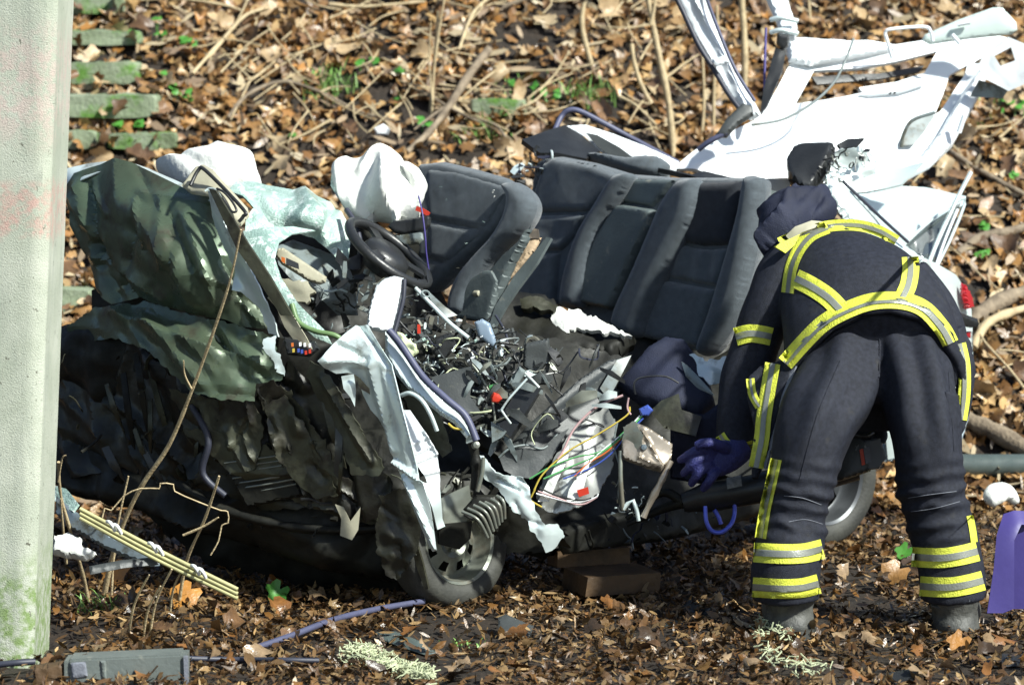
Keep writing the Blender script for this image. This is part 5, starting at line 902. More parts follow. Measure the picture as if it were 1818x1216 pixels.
# --- wheels
def wheel(c, nrm, R, steel, label):
    nrm = Vector(nrm).normalized(); t = bpy.data.objects.new('wheel', None); put(t, car, c); t.empty_display_size = .1; t['label'] = label
    W = R/.29; mb = MB()
    mb.lathe(c, nrm, [(.185*W, .055*W), (.195*W, .075*W), (.225*W, .085*W), (.262*W, .078*W), (.282*W, .055*W), (.290*W, .02*W), (.290*W, -.05*W), (.275*W, -.085*W), (.2*W, -.09*W), (.185*W, -.06*W)], 72)
    mb.build('tyre', M['tyre'], t, sharp=50)
    mb = MB(); mb.lathe(c, nrm, [(.188*W, .05*W), (.196*W, .068*W), (.190*W, .074*W), (.178*W, .066*W), (.170*W, .03*W), (.162*W, .0), (.150*W, -.01*W)], 64); mb.lathe(c, nrm, [(.17*W, -.09*W), (.168*W, .02*W)], 48); mb.build('rim', M['steel' if steel else 'rim_shaded'], t, sharp=40)
    u = nrm.cross(Vector((0, 0, 1))).normalized(); v = u.cross(nrm)
    mb = MB(); n = 8 if steel else 7; K = 96; rings = [.150, .135, .118, .098, .075, .05, .03]; hs = [-.01, .0, .006, .018, .03, .02, .03]
    V = []; F = []
    for i in range(K):
        a = 2*math.pi*i/K; d = u*math.cos(a)+v*math.sin(a)
        for r_, h in zip(rings, hs): V.append(c+d*r_*W+nrm*h*W)
    for i in range(K):
        ph = (i*n/K) % 1
        for j in range(len(rings)-1):
            if (.28 < ph < .68 if steel else .2 < ph < .75) and (j in (1, 2) if steel else j in (0, 1, 2, 3)): continue
            i2 = (i+1) % K; F.append((i*7+j, i2*7+j, i2*7+j+1, i*7+j+1))
    mb.add(V, F); mb.build('rim_disc', M['steel' if steel else 'rim_shaded'], t, sharp=40)
    mb = MB(); mb.lathe(c-nrm*.06, nrm, [(.001, .0), (.16*W, 0), (.165*W, -.02)], 32); mb.build('brake_drum', M['dark'], t)
    for k in range(4):
        a = k*math.pi/2+.4; d = u*math.cos(a)+v*math.sin(a); mb = MB(); mb.lathe(c+d*.045*W+nrm*.022, nrm, [(.001, .012), (.008, .012), (.009, -.004)], 6); mb.build('wheel_bolt', M['steel'], t, sharp=20)
    return t
wc = P(797, 962, .33); wc.z = .235
wheel(wc, (.66, -.73, .14), .252, True, 'bare steel front wheel with dusty tyre dug into the leaves')
wc2 = P(1452, 848, 1.72); wheel(wc2, (.62, -.78, 0), .285, False, 'rear wheel with spoked rim half hidden by the trouser leg')
S('arch_dark_sheet', [(676, 880, .06), (705, 868, .05), (742, 872, .05), (748, 930, .05), (740, 985, .06), (722, 1012, .07), (704, 1030, .08), (684, 1020, .08), (668, 960, .08)], dm, car, thick=.01, crump=.015, cs=8, seed=132, step=6, jag=8, nr=8, rh=.015)  # dark sheet added to stand for the darkness over the wheel's left side
S('wheel_cut_sheet', [(740, 960, .12), (752, 1000, .12), (762, 1045, .12), (756, 1045, .13), (742, 1010, .13), (732, 970, .13)], M['olive'], car, thick=.01, step=5)
S('hub_plate', [(780, 930, .22), (838, 925, .24), (835, 955, .24), (815, 975, .24), (778, 965, .22)], M['dark'], car, thick=.01, crump=.005, cs=10, step=6)

# ================================================================== PERSON
man = thing('person', P(1545, 1120, -.2), 'person in dark turnout suit with yellow and grey stripes bending over the wreck', 'person')
def rings_mesh(mb, rings, n=28):
    V = []; F = []
    for (c, A, B) in rings:
        for k in range(n):
            a = 2*math.pi*k/n; V.append(c+A*math.cos(a)+B*math.sin(a))
    for i in range(len(rings)-1):
        for k in range(n): F.append((i*n+k, i*n+(k+1) % n, (i+1)*n+(k+1) % n, (i+1)*n+k))
    F.append(tuple(range(n))[::-1]); F.append(tuple((len(rings)-1)*n+k for k in range(n))); mb.add(V, F)
def limb(mb, pts, n=24, k=5, flat=1.0):
    """pts (px,py,Y,rpx, depth_ratio)"""
    q = cr(pts, k); R = []
    cs_ = [P(a[0], a[1], a[2]) for a in q]
    for i, a in enumerate(q):
        t = (cs_[min(i+1, len(q)-1)]-cs_[max(i-1, 0)]).normalized(); B = Vector((0, 1, 0)); B = (B-t*B.dot(t)).normalized(); A = t.cross(B); r = m2(a[3], a[2])
        R.append((cs_[i], A*r, B*r*(a[4] if len(a) > 4 else 1)))
    rings_mesh(mb, R, n)
def fused(name, mb, m_, parent, voxel, disp=None, smooth=6, sharp=60):
    me = bpy.data.meshes.new('tmp'); me.from_pydata(mb.v, [], mb.f)
    bm = bmesh.new(); bm.from_mesh(me); bmesh.ops.recalc_face_normals(bm, faces=bm.faces[:]); bm.to_mesh(me); bm.free()
    o = bpy.data.objects.new('tmp', me); C.objects.link(o); r = o.modifiers.new('r', 'REMESH'); r.mode = 'VOXEL'; r.voxel_size = voxel
    s = o.modifiers.new('s', 'SMOOTH'); s.iterations = smooth; s.factor = .5
    dg = bpy.context.evaluated_depsgraph_get(); ev = o.evaluated_get(dg); m3 = bpy.data.meshes.new_from_object(ev)
    V = [v.co.copy() for v in m3.vertices]; N_ = [v.normal.copy() for v in m3.vertices]; F = [tuple(p.vertices) for p in m3.polygons]
    bpy.data.objects.remove(o)
    if disp: V = [v+n_*disp(v) for v, n_ in zip(V, N_)]
    return mk(name, V, F, m_, parent, True, sharp), BVHTree.FromPolygons(V, F)
def px_of(v):
    d = v-CAM; f = d.dot(FW); return 909+FPX*d.x/f, 608-FPX*d.dot(UP)/f
# body inside the clothes
body = MB()
limb(body, [(1395, 1075, -.25, 30, 1), (1402, 960, -.22, 36, 1), (1418, 850, -.2, 42, 1), (1470, 700, -.08, 52, 1), (1520, 630, .15, 52, 1)])
limb(body, [(1690, 1080, -.15, 30, 1), (1672, 960, -.13, 36, 1), (1650, 850, -.13, 42, 1), (1625, 700, -.06, 52, 1), (1590, 630, .15, 52, 1)])
limb(body, [(1556, 660, .12, 85, .6), (1545, 600, .25, 85, .6), (1520, 545, .34, 78, .7), (1480, 490, .48, 62, .6), (1450, 455, .57, 34, 1), (1428, 425, .66, 36, 1), (1412, 412, .75, 44, 1.1), (1405, 420, .82, 36, 1)])
limb(body, [(1410, 480, .42, 38, 1), (1350, 600, .38, 30, 1), (1310, 780, .25, 22, 1), (1285, 808, .2, 22, 1)])
limb(body, [(1570, 530, .45, 32, 1), (1610, 620, .4, 28, 1), (1550, 740, .3, 22, 1)])
bo, _ = fused('body', body, M['skin'], man, .012)
# trousers
def tro(v):
    x, y = px_of(v); d = .008*noise.noise(Vector((v.x*7, v.y*7, v.z*7)))+.006*ridged(v, 7, 301)+.0035*ridged(v, 16, 302)
    left = x < 1560
    for yy, a in ((872, .018), (900, .015), (845, .010), (935, .013), (960, .008), (820, .006)):
        yl = yy+(x-(1410 if left else 1655))*(.16 if left else -.12)+9*noise.noise(Vector((x*.03, yy, 2)))
        d += a*math.exp(-((y-yl)/8)**2)*(.4+.9*noise.noise(Vector((x*.025, yy*.1, 4 if left else 9)))+.3)
    if y < 860:
        ax = 1555; t = (x-ax)*.9+(y-600)*(.35 if left else -.2); d += .011*math.sin(t*.10+1.8*noise.noise(v*4))*min(1, (860-y)/120)
    return d
tr = MB()
limb(tr, [(1396, 1066, -.25, 60, 1), (1397, 1010, -.25, 62, 1), (1402, 955, -.22, 61, 1.05), (1409, 900, -.2, 57, 1.1), (1426, 840, -.2, 59, 1.15), (1446, 760, -.16, 68, 1.15), (1484, 690, -.04, 74, 1.05), (1512, 640, .08, 78, 1), (1524, 600, .2, 66, .8)])
limb(tr, [(1691, 1062, -.15, 59, 1), (1688, 1010, -.15, 60, 1), (1678, 955, -.13, 61, 1.05), (1662, 900, -.12, 57, 1.1), (1650, 840, -.12, 60, 1.15), (1643, 760, -.1, 68, 1.15), (1626, 690, -.04, 74, 1.05), (1606, 640, .08, 78, 1), (1592, 600, .2, 66, .8)])
limb(tr, [(1562, 672, .08, 78, .9), (1560, 640, .13, 114, .85), (1556, 606, .22, 112, .75), (1550, 584, .32, 96, .5)])
trousers, bvT = fused('trousers', tr, M['turnout'], man, .009, tro, 8)
# jacket
def jac(v):
    x, y = px_of(v); return .008*noise.noise(v*6)+.007*ridged(v, 6, 303)*(1 if x < 1400 or y > 600 else .45)+.003*ridged(v, 14, 304)
def RG(px, py, Y, ax, by, lean): # ring for the torso: lateral half width px, thickness half height px
    c = P(px, py, Y); A = Vector((m2(ax, Y), 0, 0)); A.rotate(Matrix.Rotation(lean, 3, 'Y')); B = Vector((0, -.35, .94)); B = B.normalized()*m2(by, Y); return (c, A, B)
jk = MB()
rr = [(1552, 668, .02, 152, 118, .0), (1550, 640, .06, 158, 112, .0), (1546, 600, .13, 156, 112, .0), (1534, 550, .24, 146, 108, .02), (1516, 512, .36, 132, 100, .04), (1494, 484, .47, 116, 86, .08), (1468, 462, .56, 92, 66, .1), (1440, 446, .64, 58, 44, .1)]
rings_mesh(jk, [RG(*r) for r in [tuple(z) for z in cr(rr, 4)]], 40)
limb(jk, [(1440, 470, .46, 58, 1), (1400, 490, .42, 58, 1), (1372, 540, .38, 50, 1), (1345, 600, .36, 44, 1), (1322, 680, .32, 42, 1), (1310, 745, .27, 38, 1), (1308, 792, .24, 34, 1)])
limb(jk, [(1600, 500, .4, 55, 1), (1650, 560, .38, 52, 1), (1665, 620, .36, 50, 1), (1620, 690, .33, 42, 1), (1560, 735, .3, 36, 1)])
jacket, bvJ = fused('jacket', jk, M['turnout'], man, .009, jac, 5)
# drooping hem ring, lining and open front flaps
def arcY(x, y): return -.10-.0
hem = S('jacket_hem', [(1388, 652, .02), (1430, 600, -.02), (1480, 560, -.05), (1540, 535, -.06), (1600, 530, -.06), (1650, 548, -.04), (1690, 590, .0), (1712, 640, .04), (1716, 680, .05), (1706, 684, .05), (1690, 640, .0), (1664, 600, -.04), (1630, 570, -.07), (1580, 556, -.09), (1530, 560, -.09), (1480, 586, -.08), (1440, 622, -.04), (1402, 668, .0)], M['turnout'], man, thick=.03, edge=7, crump=.005, cs=10, step=5, sharp=60)
S('jacket_lining', [(1402, 668, .02), (1440, 625, -.02), (1480, 590, -.05), (1530, 566, -.06), (1580, 562, -.06), (1625, 576, -.04), (1655, 602, -.02), (1680, 645, .02), (1700, 700, .05), (1706, 760, .06), (1694, 730, .06), (1670, 660, .04), (1640, 612, .0), (1600, 584, -.02), (1550, 578, -.03), (1500, 592, -.03), (1450, 632, .0)], M['turnout'], man, thick=.01, crump=.012, cs=14, step=5)
lf = S('front_flap', [(1388, 640, .05), (1412, 650, .0), (1400, 690, -.03), (1386, 730, -.05), (1374, 775, -.06), (1362, 815, -.06), (1345, 850, -.06), (1334, 850, -.06), (1336, 800, -.04), (1340, 760, -.02), (1326, 705, .02), (1328, 670, .05), (1350, 650, .06)], M['turnout'], man, thick=.03, edge=6, crump=.01, cs=10, step=5)
S('flap_lining', [(1404, 655, .0), (1414, 650, -.02), (1402, 690, -.05), (1388, 735, -.07), (1372, 790, -.08), (1362, 830, -.08), (1356, 830, -.07), (1372, 770, -.06), (1388, 700, -.04)], M['lining'], man, thick=.006, crump=.012, cs=20, step=4, jag=4)
rfp = S('front_flap', [(1690, 590, .08), (1706, 575, .12), (1722, 610, .12), (1730, 660, .1), (1724, 720, .08), (1712, 762, .06), (1700, 780, .05), (1696, 730, .04), (1700, 670, .04)], M['turnout'], man, thick=.03, edge=6, crump=.01, cs=10, step=5)
bv = lambda o: BVHTree.FromPolygons([v.co+WO[o.name] for v in o.data.vertices], [tuple(p.vertices) for p in o.data.polygons])
BV = [bvJ, bvT]+[bv(o) for o in (hem, lf, rfp)]
def hit(x, y, only=None, last=None):
    d = ray(x, y).normalized(); best = None
    for i, b in enumerate(BV):
        if only is not None and i not in only: continue
        h = b.ray_cast(CAM, d)
        if h[0] is not None and (best is None or h[3] < best[1]): best = (h[0], h[3], h[1])
    return best
def ribbon(pts, wpx, name='reflective_stripe', only=None, grey=.34, gaps=False, nseg=8, maxjump=.12):
    q = cr(pts, nseg); n = len(q); t = bpy.data.objects.new(name, None)
    made = []
    for layer, (m_, fr_, off) in enumerate([('yellow', 1.0, .006), ('refl', grey, .0105)]):
        if fr_ <= 0: continue
        V = []; F = []; K = 5; lastd = None
        for i in range(n):
            a = q[max(i-1, 0)]; b = q[min(i+1, n-1)]; t_ = b[:2]-a[:2]; t_ = t_/np.linalg.norm(t_); nn_ = np.array([-t_[1], t_[0]])
            ww = wpx*(q[i][2] if len(q[i]) > 2 else 1)
            for k in range(K):
                s = (k/(K-1)-.5)*ww*fr_; x, y = q[i][0]+nn_[0]*s, q[i][1]+nn_[1]*s; h = hit(x, y, only)
                if h is not None and (lastd is None or abs(h[1]-lastd) < maxjump): dd = h[1]; lastd = dd if k == 2 or lastd is None else lastd
                else: dd = lastd if lastd is not None else 11.9
                V.append(CAM+ray(x, y).normalized()*(dd-off))
        m = len(V); back = [v+Vector((0, .003, -.0003)) for v in V]
        for i in range(n-1):
            for k in range(K-1): F.append((i*K+k, (i+1)*K+k, (i+1)*K+k+1, i*K+k+1)); F.append((m+i*K+k, m+i*K+k+1, m+(i+1)*K+k+1, m+(i+1)*K+k))
        for i in range(n-1): F.append((i*K, m+i*K, m+(i+1)*K, (i+1)*K)); F.append((i*K+K-1, (i+1)*K+K-1, m+(i+1)*K+K-1, m+i*K+K-1))
        made.append((V+back, F, m_))
    o = mk(name, made[0][0], made[0][1], M['yellow'], man, True, 80)
    if len(made) > 1: mk('grey_band', made[1][0], made[1][1], M['refl'], o, True, 80)
    return o
bpy.data.objects  # stripes on the jacket
ribbon([(1384, 432), (1420, 416), (1470, 402), (1520, 400), (1560, 410), (1592, 428)], 20, only=[0])
ribbon([(1470, 404), (1440, 418), (1418, 444), (1404, 478), (1398, 520)], 22, only=[0])
ribbon([(1412, 494), (1440, 508), (1470, 528), (1492, 550)], 34, only=[0])
ribbon([(1616, 456), (1617, 480), (1612, 508), (1600, 532)], 30, only=[0])
ribbon([(1394, 645), (1425, 610), (1462, 574), (1505, 550), (1550, 535), (1600, 534), (1640, 548), (1672, 582), (1688, 610)], 30, only=[0, 2])
ribbon([(1306, 598), (1330, 592), (1352, 594), (1370, 598)], 32, only=[0])
ribbon([(1278, 772), (1292, 790), (1315, 796), (1338, 790)], 18, only=[0], grey=.3)
ribbon([(1372, 645), (1364, 690), (1356, 740), (1352, 780), (1342, 830)], 27, only=[3, 0, 1])
ribbon([(1332, 672), (1336, 700), (1348, 722)], 15, only=[3, 0, 1], grey=.3)
ribbon([(1704, 610), (1712, 650), (1712, 700), (1706, 745)], 22, only=[4, 0, 1])
def seam(pts, r=.7, only=(1,), m_='lining'):
    q = cr(pts, 6); out = []
    for a in q:
        h = hit(a[0], a[1], only)
        if h: out.append(CAM+ray(a[0], a[1]).normalized()*(h[1]-.002))
    if len(out) > 3:
        mb = MB(); mb.tube(out, m2(r, -.1), 5); mb.build('seam', M[m_], trousers, sharp=80)
seam([(1560, 580), (1562, 620), (1560, 670)], 1.6, m_='turnout'); seam([(1392, 880), (1425, 884), (1458, 896)]); seam([(1400, 926), (1430, 922), (1460, 930)])
seam([(1612, 884), (1650, 878), (1698, 872)]); seam([(1618, 908), (1660, 902), (1704, 890)]); seam([(1492, 640), (1450, 740), (1420, 850)], .9, m_='turnout'); seam([(1684, 660), (1690, 740), (1694, 800)], 1.4, m_='turnout')
S('shoulder_patch', [(1374, 438, .3), (1420, 416, .34), (1410, 436, .32), (1394, 450, .3)], M['yellow'], man, thick=.006, crump=.008, cs=20, step=4)
# stripes on the trousers
for (xc0, xc1, ys_) in ((1336, 1463, (978, 1040)), (1617, 1738, (986, 1038))):
    for j, y in enumerate(ys_):
        sl_ = (-4 if xc0 > 1500 else 0); x0 = xc0+(14 if xc0 > 1500 and j else 0)-(0 if j == 0 or xc0 > 1500 else 2); x1 = xc1+(10 if xc0 > 1500 and j else 0)-(0 if xc0 > 1500 else j*7)
        bul = 5; ribbon([(x0+2, y-bul*0-(-sl_)*0+2), ((x0*3+x1)/4, y+4), ((x0+x1)/2, y+5+sl_*.3), ((x0+x1*3)/4, y+3+sl_), (x1-2, y-4+sl_)], 35, only=[1])
ribbon([(1378, 815), (1368, 860), (1358, 905), (1350, 955)], 20, only=[1], grey=.36)
ribbon([(1722, 915), (1727, 940), (1730, 962)], 12, only=[1], grey=0)
# hood / collar on the bowed head
hd = S('neck_hood', [(1356, 400, .62), (1362, 370, .66), (1380, 354, .7), (1410, 347, .74), (1448, 349, .76), (1470, 360, .72), (1486, 380, .64), (1468, 392, .56), (1440, 392, .52), (1420, 402, .48), (1398, 420, .46), (1376, 442, .46), (1358, 458, .48), (1354, 430, .56)], M['navy'], man, smooth=True, thick=.16, edge=30, crump=.016, cs=9, seed=120, step=5, sharp=60,
   ridges=[((1364, 392), (1470, 362), 8, .022), ((1362, 440), (1410, 385), 8, .024), ((1380, 432), (1450, 380), 6, -.018), ((1372, 410), (1440, 368), 6, -.016), ((1410, 352), (1400, 400), 6, .014)])
S('helmet_rim', [(1396, 420, .44), (1412, 404, .44), (1440, 394, .46), (1470, 396, .5), (1452, 404, .44), (1424, 414, .42), (1404, 430, .42)], M['beige'], man, thick=.012, crump=.01, cs=20, step=4)
# boots
def boot(x, y, Y, flip):
    mb = MB(); limb(mb, [(x, y-78, Y, 50, 1), (x+1, y-50, Y, 47, 1), (x+3, y-24, Y, 39, 1), (x+3, y-6, Y, 42, 1.15), (x+3, y+6, Y, 43, 1.15)])
    limb(mb, [(x, y-20, Y, 42, 1), (x-8*flip, y-24, Y+.10, 44, .9), (x-14*flip, y-30, Y+.2, 40, .8)])
    o, b = fused('boot', mb, mat('dusty leather boot', (.035, .036, .033), .6, col2=(.09, .09, .08), vs_=20, bump=.4, bs=80) if flip > 0 else bpy.data.materials['dusty leather boot'], man, .008, lambda v: .003*noise.noise(v*30), 3)
    s = MB(); limb(s, [(x+3, y+5, Y-.03, 45, 1.1), (x+3, y+20, Y-.03, 46, 1.15)], 24, 2); s.build('sole', M['tyre'], o)
    s = MB(); q_ = [P(x-40+i*10, y-38+6*math.sin(i*.6), Y-m2(38-abs(i-4)*3, Y)*.95) for i in range(9)]; s.tube(q_, .006, 6); s.build('boot_strap', M['grey_plastic'], o)
    s = MB(); c = P(x+24, y-60, Y-.085); s.box(c, Vector((.008, 0, 0)), Vector((0, .006, 0)), Vector((0, 0, .03))); s.build('pull_tab', M['battery'], o)
    return o
boot(1402, 1108, -.22, 1); boot(1694, 1112, -.17, -1)
# gloves
gl = MB(); limb(gl, [(1312, 792, .23, 30, 1), (1296, 806, .2, 30, .8), (1278, 818, .18, 28, .6), (1268, 822, .17, 24, .55)])
for (a, b, c_) in [((1270, 803), (1236, 800), (1206, 818)), ((1266, 814), (1236, 818), (1212, 842)), ((1268, 826), (1244, 836), (1226, 860)), ((1276, 836), (1262, 850), (1248, 868))]:
    limb(gl, [(*a, .17, 9.5, 1), ((a[0]+b[0])/2, (a[1]+b[1])/2-3, .14, 9, 1), (*b, .13, 9, 1), ((b[0]+c_[0])/2, (b[1]+c_[1])/2, .14, 8.5, 1), (*c_, .17, 7, 1)], 12, 4)
limb(gl, [(1290, 796, .16, 11, 1), (1270, 788, .12, 10, 1), (1250, 786, .1, 9, 1), (1234, 792, .1, 7.5, 1)], 12, 4)
fused('glove', gl, M['glove'], man, .005, lambda v: .0012*noise.noise(v*60), 3)
gl = MB(); limb(gl, [(1566, 728, .3, 32, 1), (1550, 748, .28, 30, .9), (1536, 766, .27, 26, .8)])
for k in range(4): limb(gl, [(1524+k*9, 764, .25, 9, 1), (1520+k*9, 780, .23, 9, 1), (1522+k*9, 794, .26, 8, 1)], 12, 4)
limb(gl, [(1560, 756, .24, 10, 1), (1568, 772, .22, 9, 1), (1564, 786, .22, 8, 1)], 12, 4)
fused('glove', gl, M['fabric_dark'], man, .006, None, 3)
S('thigh_pocket', [(1672, 690, -.2), (1700, 700, -.16), (1704, 750, -.16), (1700, 790, -.16), (1680, 780, -.2)], M['turnout'], man, thick=.03, edge=6, crump=.008, cs=14, step=5)
S('cuff', [(1520, 706, .24), (1536, 704, .24), (1546, 726, .22), (1556, 744, .22), (1540, 760, .22), (1524, 756, .22), (1512, 728, .24)], M['yellow'], man, thick=.02, edge=5, crump=.01, cs=16, step=4)

# ------------------------------------------------------------------ rescue tool
tool = thing('rescue_spreader', P(1400, 900, .3), 'black battery rescue tool held by the bending person against the wreck', 'rescue tool')
mb = MB(); ax = [P(x, y, Y) for (x, y, Y) in ((1212, 892, .36), (1240, 886, .36), (1250, 884, .35), (1340, 868, .32), (1350, 866, .32), (1440, 846, .3), (1520, 826, .3))]
mb.tube(ax, [.035, .048, .055, .055, .06, .062, .055], 20); mb.build('tool_body', M['black'], tool, sharp=40)
mb = MB(); a0, a1 = P(1296, 875, .338), P(1322, 870, .33); mb.tube([a0, a1], .0575, 20, cap=False); mb.build('label_band', mat('worn grey label', (.30, .31, .30), .5, col2=(.14, .14, .14), vs_=60), tool)
ptube('handle_ring', [(1252, 898, .28), (1254, 925, .27), (1264, 942, .27), (1282, 944, .27), (1298, 930, .28), (1304, 912, .3), (1304, 894, .3)], 4, M['bluemetal'], tool)
ptube('handle_trigger', [(1268, 905, .3), (1276, 918, .3), (1280, 930, .3)], 4, M['bluemetal'], tool)
S('battery', [(1512, 786, .22), (1560, 772, .24), (1572, 812, .24), (1560, 832, .23), (1530, 836, .22), (1508, 826, .22)], M['battery'], tool, thick=.07, edge=4, step=5)
S('battery_case', [(1466, 770, .26), (1500, 758, .26), (1540, 780, .23), (1546, 836, .22), (1500, 852, .22), (1466, 860, .25)], M['black'], tool, thick=.09, edge=5, step=6)
S('battery_label', [(1526, 798, .165), (1532, 796, .165), (1536, 824, .165), (1530, 826, .165)], M['red'], tool, thick=.004, step=5)
S('battery_label', [(1533, 796, .165), (1544, 793, .165), (1547, 820, .165), (1537, 823, .165)], M['lining'], tool, thick=.004, step=5)
ptube('coiled_hose', [(1488, 760, .2), (1510, 770, .18), (1536, 774, .18), (1550, 768, .2)], 4, M['black'], tool)
for s_ in (-1, 1): ptube('spreader_arm', [(1215, 892, .36), (1180, 888+s_*14, .4), (1145, 905+s_*12, .42), (1112, 926+s_*5, .42)], 10, M['dark'], tool, r1=4)

# ------------------------------------------------------------------ debris on the ground
wb = thing('timber_block', G(1080, 1040), 'thick brown timber block lying on the leaves under the car', 'timber')
mb = MB(); c = P(1085, 1018, .55); c.z = .075; u_ = Vector((.93, .36, 0)).normalized(); v_ = Vector((-.36, .93, 0)).normalized(); mb.box(c+Vector((0, 0, -.025)), u_*.15, v_*.12, Vector((.004, 0, .036)), .98); mb.build('block', M['wood'], wb, sharp=20)
mb = MB(); mb.box(c+Vector((-.08, .16, .04)), u_*.15, v_*.05, Vector((0, 0, .03)), .98); mb.build('upper_block', M['wood'], wb, sharp=20)
cs_ = thing('grey_case', G(200, 1200), 'long grey hard case lying in the leaves at the pillar foot', 'case')
a = G(118, 1216); b = G(333, 1205); Yc = -1.12
mb = MB(); c = (P(118, 1196, Yc)+P(334, 1188, Yc))/2; d = (P(334, 1188, Yc)-P(118, 1196, Yc))/2
bm = bmesh.new(); bmesh.ops.create_cube(bm, size=2); bmesh.ops.bevel(bm, geom=bm.edges[:], offset=.1, segments=2, affect='EDGES')
V = []
for v in bm.verts: V.append(c+d*v.co.x*(1)+Vector((0, .06, 0))*v.co.y+Vector((0, 0, .066))*v.co.z*(1+.02*v.co.x)+Vector((0, 0, -.005)))
F = [[v.index for v in f.verts] for f in bm.faces]; bm.free(); mk('case_body', V, F, M['boxgrey'], cs_, True, 30)
S('case_latch', [(126, 1176), (152, 1174), (156, 1200), (128, 1204)], M['lining'], cs_, Y=Yc-.064, thick=.008, edge=3, step=5)
S('case_rib', [(178, 1172), (188, 1172), (190, 1216), (182, 1216)], M['boxgrey'], cs_, Y=Yc-.062, thick=.01, edge=3, step=5)
S('case_flange', [(326, 1164), (334, 1164), (335, 1220), (328, 1220)], M['lining'], cs_, Y=Yc-.064, thick=.01, step=5)
S('case_hinge', [(60, 1180), (116, 1172), (118, 1216), (62, 1220)], M['wood'], cs_, Y=Yc-.01, thick=.08, edge=6, step=6, crump=.01, cs=20)
def rod(name, label, pts, r, m_, cat, lift=.012):
    q = [G(x, y, lift) for (x, y) in pts]; q = [Vector(v) for v in cr(q, 6)]; mb = MB(); mb.tube(q, m2(r, q[0].y), 10); o = mb.build(name, m_, None, sharp=60); return tag(o, label, cat)
rod('black_pipe', 'thin black pipe leaving the right end of the grey case', [(330, 1184), (420, 1186), (500, 1187), (566, 1188)], 5, M['rubber'], 'pipe', .03)
rod('black_pipe', 'blue black tube lying diagonally from the case toward the front wheel', [(442, 1172), (520, 1145), (590, 1118), (670, 1098), (752, 1084)], 6, M['seal'], 'tube', .035)
rod('black_pipe', 'short black tube left of the grey case at the frame edge', [(-10, 1196), (30, 1192), (62, 1190)], 6, M['rubber'], 'tube', .03)
# yellow strip with white ties, steel strips
ys = thing('slatted_strip', P(280, 1010, .0), 'yellow green ribbed strip with white ties lying before the engine bay', 'strip')
for k in range(3):
    ptube('slat', [(142, 903+k*8, -.0), (280, 976+k*9, -.05), (422, 1046+k*8, -.1)], 4, M['bar'], ys, k=4)
for (x, y) in ((198, 930), (272, 968), (348, 1008)):
    for j in range(2): ptube('white_tie', [(x-8+j*12, y-4+j*5, -.09), (x-2+j*12, y-2+j*6, -.12), (x+6+j*11, y+12+j*5, -.1)], 3.4, M['wwhite'], ys, k=4)
S_ = lambda nm, lab, cat, ol, m_, **k: tag(slab(nm, ol, m_, None, **k), lab, cat)
S_('steel_strip', 'blue grey steel strip under the yellow slatted one', 'metal strip', [(100, 880, .25), (130, 905, .2), (200, 950, .1), (280, 988, .02), (284, 1004, .0), (262, 1006, .0), (190, 975, .08), (120, 935, .18), (98, 910, .25)], M['bluesteel'], thick=.02, edge=3, crump=.006, cs=10)
S_('steel_strip', 'grey metal strip lying flat below the blue grey one', 'metal strip', [(158, 1005, -.1), (215, 994, -.05), (280, 988, 0), (282, 1002, -.02), (220, 1008, -.08), (160, 1020, -.12)], M['grey_plastic'], thick=.015, edge=3)
S_('glass_sheet', 'pale shattered glass sheet lying against the pillar', 'glass', [(98, 862, .3), (118, 868, .28), (140, 895, .2), (130, 908, .18), (98, 890, .28)], M['glass'], thick=.008, crump=.02, cs=14)
S_('white_wad', 'crumpled white plastic wad beside the pillar foot', 'plastic', [(96, 950, .05), (120, 945, .05), (140, 955, .03), (155, 975, .0), (172, 985, -.02), (160, 992, -.03), (120, 990, 0), (96, 985, 0)], M['airbag'], thick=.05, edge=6, crump=.03, cs=18, step=5, jag=8)
tag(ptube('wire_loop', [(180, 930, .05), (186, 902, .05), (198, 906, .05), (220, 880, .05), (250, 867, .05), (283, 867, .05), (284, 858, .05), (308, 860, .05), (310, 872, .05), (350, 890, .05), (392, 906, .05), (404, 908, .05), (405, 928, .05), (394, 932, .05), (388, 960, .05), (374, 985, .05)], 1.5, M['stick'], None, k=2, n=6), 'thin bent wire loop arching before the dark engine bay', 'wire')
def frag(label, pts, m_, lift=.03, **k):
    a = G(pts[0][0], pts[0][1]); ol = []
    ys_ = [p[1] for p in pts]; y1 = max(ys_)
    base = G(sum(p[0] for p in pts)/len(pts), y1-2); f = lambda x, y: base.y+(y1-y)*.0042
    o = slab('plastic_fragment', pts, m_, None, Y=f, thick=.012, edge=2, step=5, crump=.006, cs=14, **k); return tag(o, label, 'fragment')
frag('dark green four sided plastic fragment below the front wheel', [(884, 1096), (898, 1090), (948, 1112), (940, 1132), (886, 1124)], M['grey_plastic'])
frag('long curved dark strip on the ground below the front wheel', [(668, 1122), (700, 1120), (745, 1138), (776, 1158), (760, 1164), (715, 1150), (680, 1136)], M['pipe'])
frag('small dark shard left of the left boot', [(1163, 1106), (1180, 1098), (1222, 1104), (1215, 1110), (1180, 1112)], M['pipe'])
frag('black flat shard behind the left boot', [(1205, 1084), (1222, 1064), (1262, 1078), (1256, 1090)], M['black'])
frag('black shard lying below the right boot', [(1650, 1140), (1672, 1134), (1700, 1138), (1688, 1150), (1660, 1150)], M['black'])
frag('long black shard at the lower right edge', [(1730, 1168), (1780, 1160), (1825, 1166), (1818, 1182), (1750, 1184)], M['black'])
frag('black shard at the bottom right below the boots', [(1570, 1196), (1620, 1186), (1650, 1200), (1640, 1220), (1590, 1216)], M['black'])
